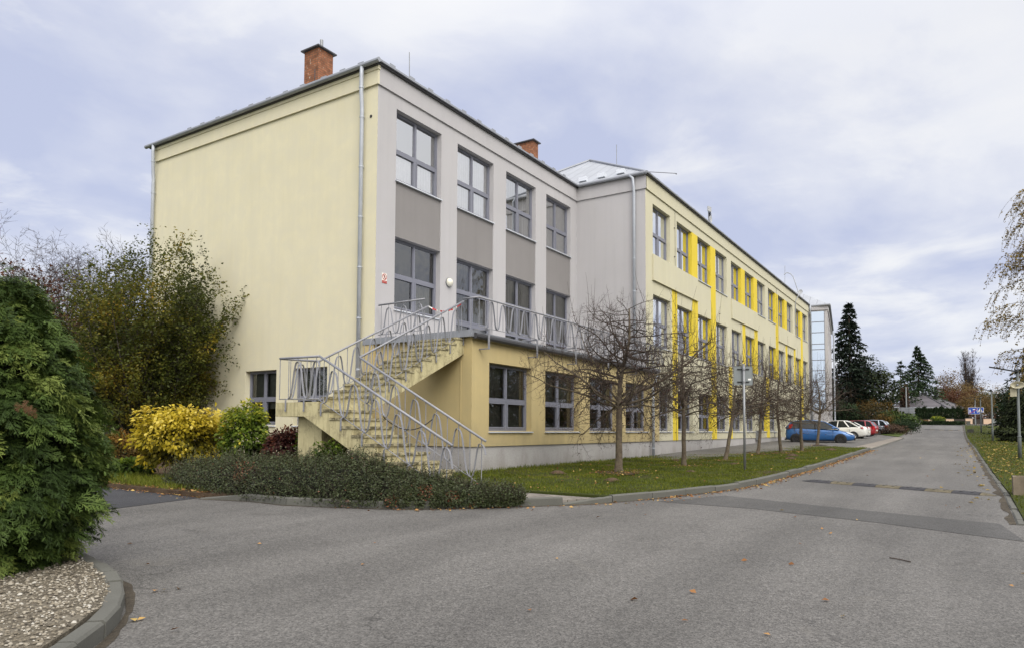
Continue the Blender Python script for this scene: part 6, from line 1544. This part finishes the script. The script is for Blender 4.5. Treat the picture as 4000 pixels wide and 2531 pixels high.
rs = np.random.RandomState(77); n = 5200; f = rs.rand(n, 1); P = np.array(a[:]) * (1 - f) + np.array(b[:]) * f; P[:, :2] += rs.normal(size=(n, 2)) * .22
zz = zfar((a.x + b.x) / 2, (a.y + b.y) / 2) + .05; P[:, 2] = zz + rs.rand(n) ** .7 * .48
T = thing('low_hedge', 'low clipped dark hedge closing the far end of the road', 'hedge', ((a.x + b.x) / 2, (a.y + b.y) / 2, zz)); leaves_obj('foliage', P, .14, mt_hdg, T, 5)
blob_tree(3663, 1660, 106, .9, 1.25, 1600, .13, mt_ygreen, 111, 'round yellow green shrub in front of the dark fence', 'yellow_shrub', .5)
blob_tree(3606, 1660, 100, .65, .7, 900, .12, mt_orng, 112, 'yellowish shrub left of the narrow pinkish panel', 'yellow_shrub', .5)
q = spot(3580, 1658, 92); q.z = zfar(q.x, q.y); mb = MB(); mb.box((q.x, q.y - .5, q.z), (q.x + .4, q.y + .5, q.z + .5)); mb.box((q.x - .04, q.y - .55, q.z + .501), (q.x + .44, q.y + .55, q.z + .58)); o = mb.build('low_wall', mt_white); tag(o, 'short white wall stub left of the road end', 'wall')

# ================================================================== CARS
mt_tyre = M('tyre_rubber', (.018, .018, .018), .85, bump=0); mt_rimb = M('black_steel_rim', (.03, .03, .033), .5, .3, bump=0); mt_rims = M('silver_hubcap', (.55, .56, .58), .35, .6, bump=0)
mt_cglass = M('car_glass', (.012, .016, .018), .06, 0, .45, var=0, fine=0, bump=0)
mt_chl = M('headlight_lens', (.62, .66, .70), .12, .2, .8, bump=0); mt_ctl = M('taillight_red', (.38, .012, .015), .2, 0, .6, bump=0)
def paint(name, c, metal=.25):
    mt = bpy.data.materials.new(name); t = NT(mt); b = t.bsdf(c, .32, metal, .5); b.inputs['Coat Weight'].default_value = .8; b.inputs['Coat Roughness'].default_value = .06; t.out(b.outputs[0]); return mt
def car(name, label, pos, rz, mt_p, kind, wheelmat):
    """x forward (nose +x), z up from the ground"""
    T = thing(name, label, 'car', pos, rz, None)
    K = dict(hatch=dict(L=3.95, W=.86, st=[(-1.92, .42, .78, .62), (-1.86, .27, .98, .74), (-1.6, .20, 1.02, .82), (-1.0, .18, .98, .86), (0, .19, .92, .865), (.7, .19, .88, .86), (1.05, .19, .87, .84), (1.4, .20, .77, .80), (1.72, .21, .68, .72), (1.93, .25, .58, .56), (2.0, .34, .50, .42)],
                        gh=[(-1.88, .98, -1.55, 1.36), (-1.3, 1.44), (-.5, 1.475), (.1, 1.42), (1.12, .93, .35, 1.36)], wb=(-1.28, 1.21), fr=1.2),
             sedan=dict(L=4.45, W=.88, st=[(-2.2, .45, .86, .62), (-2.14, .28, .98, .76), (-1.7, .22, 1.02, .84), (-1.0, .19, .98, .88), (0, .18, .94, .885), (.9, .18, .92, .87), (1.5, .19, .86, .82), (1.95, .21, .74, .72), (2.15, .28, .62, .56), (2.22, .38, .54, .42)],
                        gh=[(-1.62, 1.0, -1.05, 1.34), (-.7, 1.43), (-.2, 1.455), (.25, 1.42), (1.15, .94, .45, 1.37)], wb=(-1.32, 1.28), fr=1.2),
             wagon=dict(L=4.0, W=.84, st=[(-1.95, .42, .84, .64), (-1.9, .26, .96, .74), (-1.5, .20, 1.0, .82), (-.9, .18, .97, .84), (0, .18, .94, .845), (.8, .18, .92, .83), (1.4, .19, .84, .78), (1.8, .21, .74, .68), (1.98, .28, .62, .54), (2.03, .36, .54, .42)],
                        gh=[(-1.86, .97, -1.58, 1.34), (-1.35, 1.42), (-.5, 1.45), (.15, 1.41), (1.1, .94, .4, 1.36)], wb=(-1.22, 1.24), fr=1.2))[kind]
    W_ = K['W']; mb = MB(); vs = []; k = 12
    for x, zb, zt, hw in K['st']:
        ring = [(0, zb), (hw * .84, zb), (hw * .96, zb + .10), (hw, zb + (zt - zb) * .45), (hw * .985, zb + (zt - zb) * .72), (hw * .93, zt - .03), (hw * .8, zt + .015), (0, zt + .035)]
        full = ring + [(-a, b) for a, b in ring[-2:0:-1]]; k = len(full); vs += [(x, a, b) for a, b in full]
    n = len(K['st']); fs = [(i * k + j, i * k + (j + 1) % k, (i + 1) * k + (j + 1) % k, (i + 1) * k + j) for i in range(n - 1) for j in range(k)] + [tuple(range(k))[::-1], tuple((n - 1) * k + j for j in range(k))]
    mb.add(vs, fs); o = mb.build('body', mt_p, T, smooth=True, local=True); md = o.modifiers.new('smooth', 'SUBSURF'); md.levels = 1; md.render_levels = 2
    # greenhouse
    g = K['gh']; rb, r1_, r2_, r3_, fb = g; wl, wt = W_ * .93, W_ * .70
    side = [(rb[0], rb[1]), (rb[2], rb[3]), (r1_[0], r1_[1]), (r2_[0], r2_[1]), (r3_[0], r3_[1]), (fb[2], fb[3]), (fb[0], fb[1])]
    wid = lambda z: wl + (wt - wl) * max(0, min(1, (z - .93) / .5))
    m_ = MB(); nS = len(side)
    m_.add([(x, wid(z), z - .012) for x, z in side] + [(x, -wid(z), z - .012) for x, z in side], [tuple(range(nS)), tuple(range(nS, 2 * nS))[::-1]] )
    wn = m_.build('side_windows', mt_cglass, T, local=True)
    m_ = MB(); m_.quad(*[(x, s * wid(z) * .97, z + .004) for x, z, s in ((fb[0], fb[1], -1), (fb[0], fb[1], 1), (fb[2], fb[3], 1), (fb[2], fb[3], -1))]); m_.build('windshield', mt_cglass, T, local=True)
    m_ = MB(); m_.quad(*[(x, s * wid(z) * .97, z + .004) for x, z, s in ((rb[0], rb[1], 1), (rb[0], rb[1], -1), (rb[2], rb[3], -1), (rb[2], rb[3], 1))]); m_.build('rear_window', mt_cglass, T, local=True)
    m_ = MB(); top = side[1:6]; v = []
    for x, z in top: v += [(x, -wid(z) - .012, z - .035), (x, -wid(z) * .9, z + .012), (x, 0, z + .032), (x, wid(z) * .9, z + .012), (x, wid(z) + .012, z - .035)]
    m_.add(v, [(i * 5 + j, i * 5 + j + 1, i * 5 + 6 + j, i * 5 + 5 + j) for i in range(len(top) - 1) for j in range(4)]); m_.build('roof', mt_p, T, smooth=True, local=True)
    for s in (-1, 1):
        
        for a, b, r in ((side[0], side[1], .05), (side[5], side[6], .04)): m_ = MB(); m_.tube([(a[0], s * wid(a[1]) * .985, a[1] - .02), (b[0], s * wid(b[1]) * .985, b[1] - .02)], r, 6); m_.build('pillar', mt_p, T, smooth=True, local=True)
        m_ = MB(); zx = -.18; m_.tube([(zx, s * (wid(.93) + .004), .94), (zx - .04, s * (wid(1.43) + .004), 1.41)], .035, 4)
        m_.build('pillar', mt_black if kind == 'hatch' else mt_p, T, local=True); m_ = MB()
        if kind != 'hatch': m_.tube([(rb[0] + .62, s * (wid(.95) + .003), .96), (rb[2] + .42, s * (wid(1.4) + .003), 1.40)], .05, 4)
        else: m_.tube([(-1.12, s * (wid(.97) + .003), .97), (-1.18, s * (wid(1.4) + .003), 1.41)], .03, 4)
        m_.build('pillar', mt_black if kind == 'hatch' else mt_p, T, local=True)
        m_ = MB(); m_.obox((.82, s * (W_ + .10), .98), (.07, 0, 0), (0, .085, 0), (0, 0, .06)); o = m_.build('mirror', mt_p, T, local=True); bv = o.modifiers.new('b', 'BEVEL'); bv.width = .03; bv.segments = 2
        for wx in K['wb']:
            m_ = MB(); m_.lathe([(.0, -.02), (.335, -.02), (.345, .0), (.335, .010), (.30, .012), (0, .012)], (wx, s * (W_ - .012) if s > 0 else s * (W_ - .012), .31), 24, axis='Y'); m_.build('wheel_arch', mt_black, T, local=True)
            y = s * (W_ - .08); m_ = MB(); m_.lathe([(.19, -.1), (.29, -.1), (.305, -.07), (.305, .085), (.29, .11), (.20, .115)], (0, 0, 0), 28, axis='Y'); 
            if s < 0: m_.v = [(a, -b, c) for a, b, c in m_.v]
            m_.v = [(a + wx, b + y, c + .305) for a, b, c in m_.v]; wo = m_.build('wheel', mt_tyre, T, smooth=True, local=True)
            m_ = MB(); m_.lathe([(0, .10), (.04, .10), (.05, .085), (.19, .095), (.205, .11), (.205, .05)], (0, 0, 0), 24, axis='Y')
            for q in range(7):
                a = 2 * math.pi * q / 7; c_, s_ = math.cos(a), math.sin(a); m_.add([(.08 * c_ - .022 * s_, .102, .08 * s_ + .022 * c_), (.17 * c_ - .03 * s_, .105, .17 * s_ + .03 * c_), (.17 * c_ + .03 * s_, .105, .17 * s_ - .03 * c_), (.08 * c_ + .022 * s_, .102, .08 * s_ - .022 * c_)], [(0, 1, 2, 3)], 1)
            if s < 0: m_.v = [(a, -b, c) for a, b, c in m_.v]
            m_.v = [(a + wx, b + y, c + .305) for a, b, c in m_.v]; m_.build('rim', [wheelmat, mt_black if wheelmat is mt_rims else mt_tyre], wo, local=True)
        xf = K['st'][-1][0]; xr = K['st'][0][0]
        m_ = MB(); m_.add([(xf - .10, s * .44, .60), (xf - .18, s * .58, .65), (xf - .50, s * .73, .75), (xf - .42, s * .745, .66), (xf - .15, s * .63, .56)], [(0, 1, 2, 3, 4)]); m_.v = [(a + .012, b + s * .012, c + .02) for a, b, c in m_.v]; m_.build('headlight', mt_chl, T, local=True)
        m_ = MB(); zt_ = K['st'][1][2]
        if kind == 'hatch': v4 = [(xr + .07, s * .66, zt_ - .05), (xr + .30, s * .80, zt_ - .02), (xr + .36, s * .76, zt_ + .24), (xr + .22, s * .70, zt_ + .22)]
        elif kind == 'sedan': v4 = [(xr - .01, s * .36, zt_ - .12), (xr + .28, s * .845, zt_ - .13), (xr + .36, s * .83, zt_ - .02), (xr + .02, s * .4, zt_ - .0)]
        else: v4 = [(xr + .0, s * .60, zt_ - .26), (xr + .16, s * .80, zt_ - .26), (xr + .18, s * .79, zt_ + .02), (xr + .04, s * .62, zt_ + .03)]
        cx_ = sum(q[0] for q in v4) / 4 + .25; m_.add([(a - .015, b + s * .012, c) for a, b, c in v4] + [(a + .10, b - s * .05, c) for a, b, c in v4], [(0, 1, 2, 3), (4, 7, 6, 5), (0, 4, 5, 1), (1, 5, 6, 2), (2, 6, 7, 3), (3, 7, 4, 0)]); m_.build('taillight', mt_ctl, T, local=True)
        # door seams, handles and dark sill strip
        for x in (.78, -.2, -1.08):
            m_ = MB(); m_.flat([(x, s * (W_ + .002), .34), (x + .02, s * (W_ * .997 + .004), .62), (x, s * (W_ * .955 + .012), .86)], (1, 0, 0), .012, .006); m_.build('door_seam', mt_black, T, local=True)
        for x in ((-.1, -1.0)): m_ = MB(); m_.obox((x, s * (W_ + .008), .80), (.09, 0, 0), (0, .012, 0), (0, 0, .014)); m_.build('door_handle', mt_p, T, local=True)
        m_ = MB(); m_.obox((0, s * (W_ * .87), .20), (K['wb'][1] - .36, 0, 0), (0, .06, 0), (0, 0, .035)); m_.build('sill', mt_black, T, local=True)
    xf = K['st'][-1][0]; xr = K['st'][0][0]
    m_ = MB(); m_.obox((xf + .015, 0, .44), (.012, 0, 0), (0, .26, 0), (0, 0, .055)); m_.build('number_plate', mt_swhite, T, local=True)
    m_ = MB(); m_.obox((xr - .02, 0, .62), (.012, 0, 0), (0, .26, 0), (0, 0, .055)); m_.build('number_plate', mt_swhite, T, local=True)
    m_ = MB(); m_.obox((xf - .03, 0, .33), (.05, 0, 0), (0, .46, 0), (0, 0, .075)); m_.build('grille', mt_black, T, local=True)
    m_ = MB(); m_.obox((xr + .02, 0, .30), (.06, 0, 0), (0, .62, 0), (0, 0, .05)); m_.build('bumper_insert', mt_black, T, local=True)
    return T
def gz(x, y): return G(x, y) - .06
bl = paint('blue_car_paint', (.018, .105, .31), .3)
A_ = Vector((33.27, -7.03, 0)); B_ = Vector((32.98, -4.54, 0)); mid = (A_ + B_) / 2
cb_ = car('hatchback_car', 'bright blue hatchback parked nose out behind the fruit trees', (mid.x, mid.y, gz(mid.x, mid.y)), math.atan2(A_.y - B_.y, A_.x - B_.x), bl, 'hatch', mt_rimb)
car('sedan_car', 'white sedan parked beyond the blue car, rear toward the road', (44.4, -5.25, gz(44.4, -5.3)), R(84), paint('white_car_paint', (.74, .74, .71), 0), 'sedan', mt_rims)
car('hatchback_car', 'dark red hatchback with silver hubcaps beyond the white car', (53.45, -5.15, gz(53.45, -5.2)), R(84), paint('red_car_paint', (.30, .012, .022), .1), 'wagon', mt_rims)
car('hatchback_car', 'silver blue car parked farthest, only its rear showing past the red one', (58.2, -5.75, gz(58.2, -5.7)), R(84), paint('silver_car_paint', (.42, .47, .56), .5), 'wagon', mt_rims)

# ================================================================== LIGHT
SUN_DIR = Vector((-.43, -.62, .60)).normalized()
elev = math.asin(SUN_DIR.z); rot = math.atan2(SUN_DIR.x, SUN_DIR.y)
sl = bpy.data.lights.new('sun', 'SUN'); sl.energy = 1.6; sl.angle = R(30); sl.color = (1, .965, .895)
so = bpy.data.objects.new('sun', sl); COL.objects.link(so); so.rotation_euler = SUN_DIR.to_track_quat('Z', 'Y').to_euler()
w = bpy.data.worlds.new('World'); SC.world = w; w.use_nodes = True
t = NT(w)
sky = t.n('ShaderNodeTexSky', sky_type='NISHITA', sun_disc=False, sun_elevation=elev, sun_rotation=rot)
tc = t.n('ShaderNodeTexCoord'); dv = tc.outputs['Generated']
sx = t.n('ShaderNodeSeparateXYZ'); t.l(dv, sx.inputs[0])
zc = t.math('MAXIMUM', sx.outputs[2], 0.0)
den = t.math('ADD', zc, .16)
cb = t.n('ShaderNodeCombineXYZ'); t.l(t.math('DIVIDE', sx.outputs[0], den), cb.inputs[0]); t.l(t.math('DIVIDE', sx.outputs[1], den), cb.inputs[1]); cb.inputs[2].default_value = 3.7
n1 = t.noise(cb.outputs[0], .62, 7, .52, .35)
n2 = t.noise(cb.outputs[0], 1.9, 6, .55, .3)
dens = t.math('ADD', t.math('MULTIPLY', n1, .72), t.math('MULTIPLY', n2, .28))
f1 = t.rng(dens, .41, .55, 0, 1)
cloud = t.mix(f1, (5.8, 6.3, 8.3), (9.0, 9.15, 9.75))
f2 = t.rng(n2, .52, .68, 0, .7); cloud = t.mix(f2, cloud, (9.9, 9.9, 10.0))
hz = t.rng(sx.outputs[2], .0, .14, .55, 0); cloud = t.mix(hz, cloud, (8.6, 8.9, 9.7))
mx = t.mix(.90, sky.outputs[0], cloud)
# bright overhead and toward the veiled sun, as under a real overcast
zen = t.rng(sx.outputs[2], .45, .95, 1, 1.35)
dt = t.n('ShaderNodeVectorMath', operation='DOT_PRODUCT'); t.l(dv, dt.inputs[0]); dt.inputs[1].default_value = SUN_DIR
gl = t.rng(dt.outputs['Value'], .05, 1, 1, 2.6)
mx = t.mix(t.rng(dt.outputs['Value'], .0, .7, 0, 1), mx, t.mix(.75, mx, (8.6, 8.1, 7.4)))
col = t.scale(t.scale(mx, zen), gl)
bg = t.n('ShaderNodeBackground'); t.l(col, bg.inputs[0]); bg.inputs[1].default_value = .1
wo = t.n('ShaderNodeOutputWorld'); t.l(bg.outputs[0], wo.inputs[0])
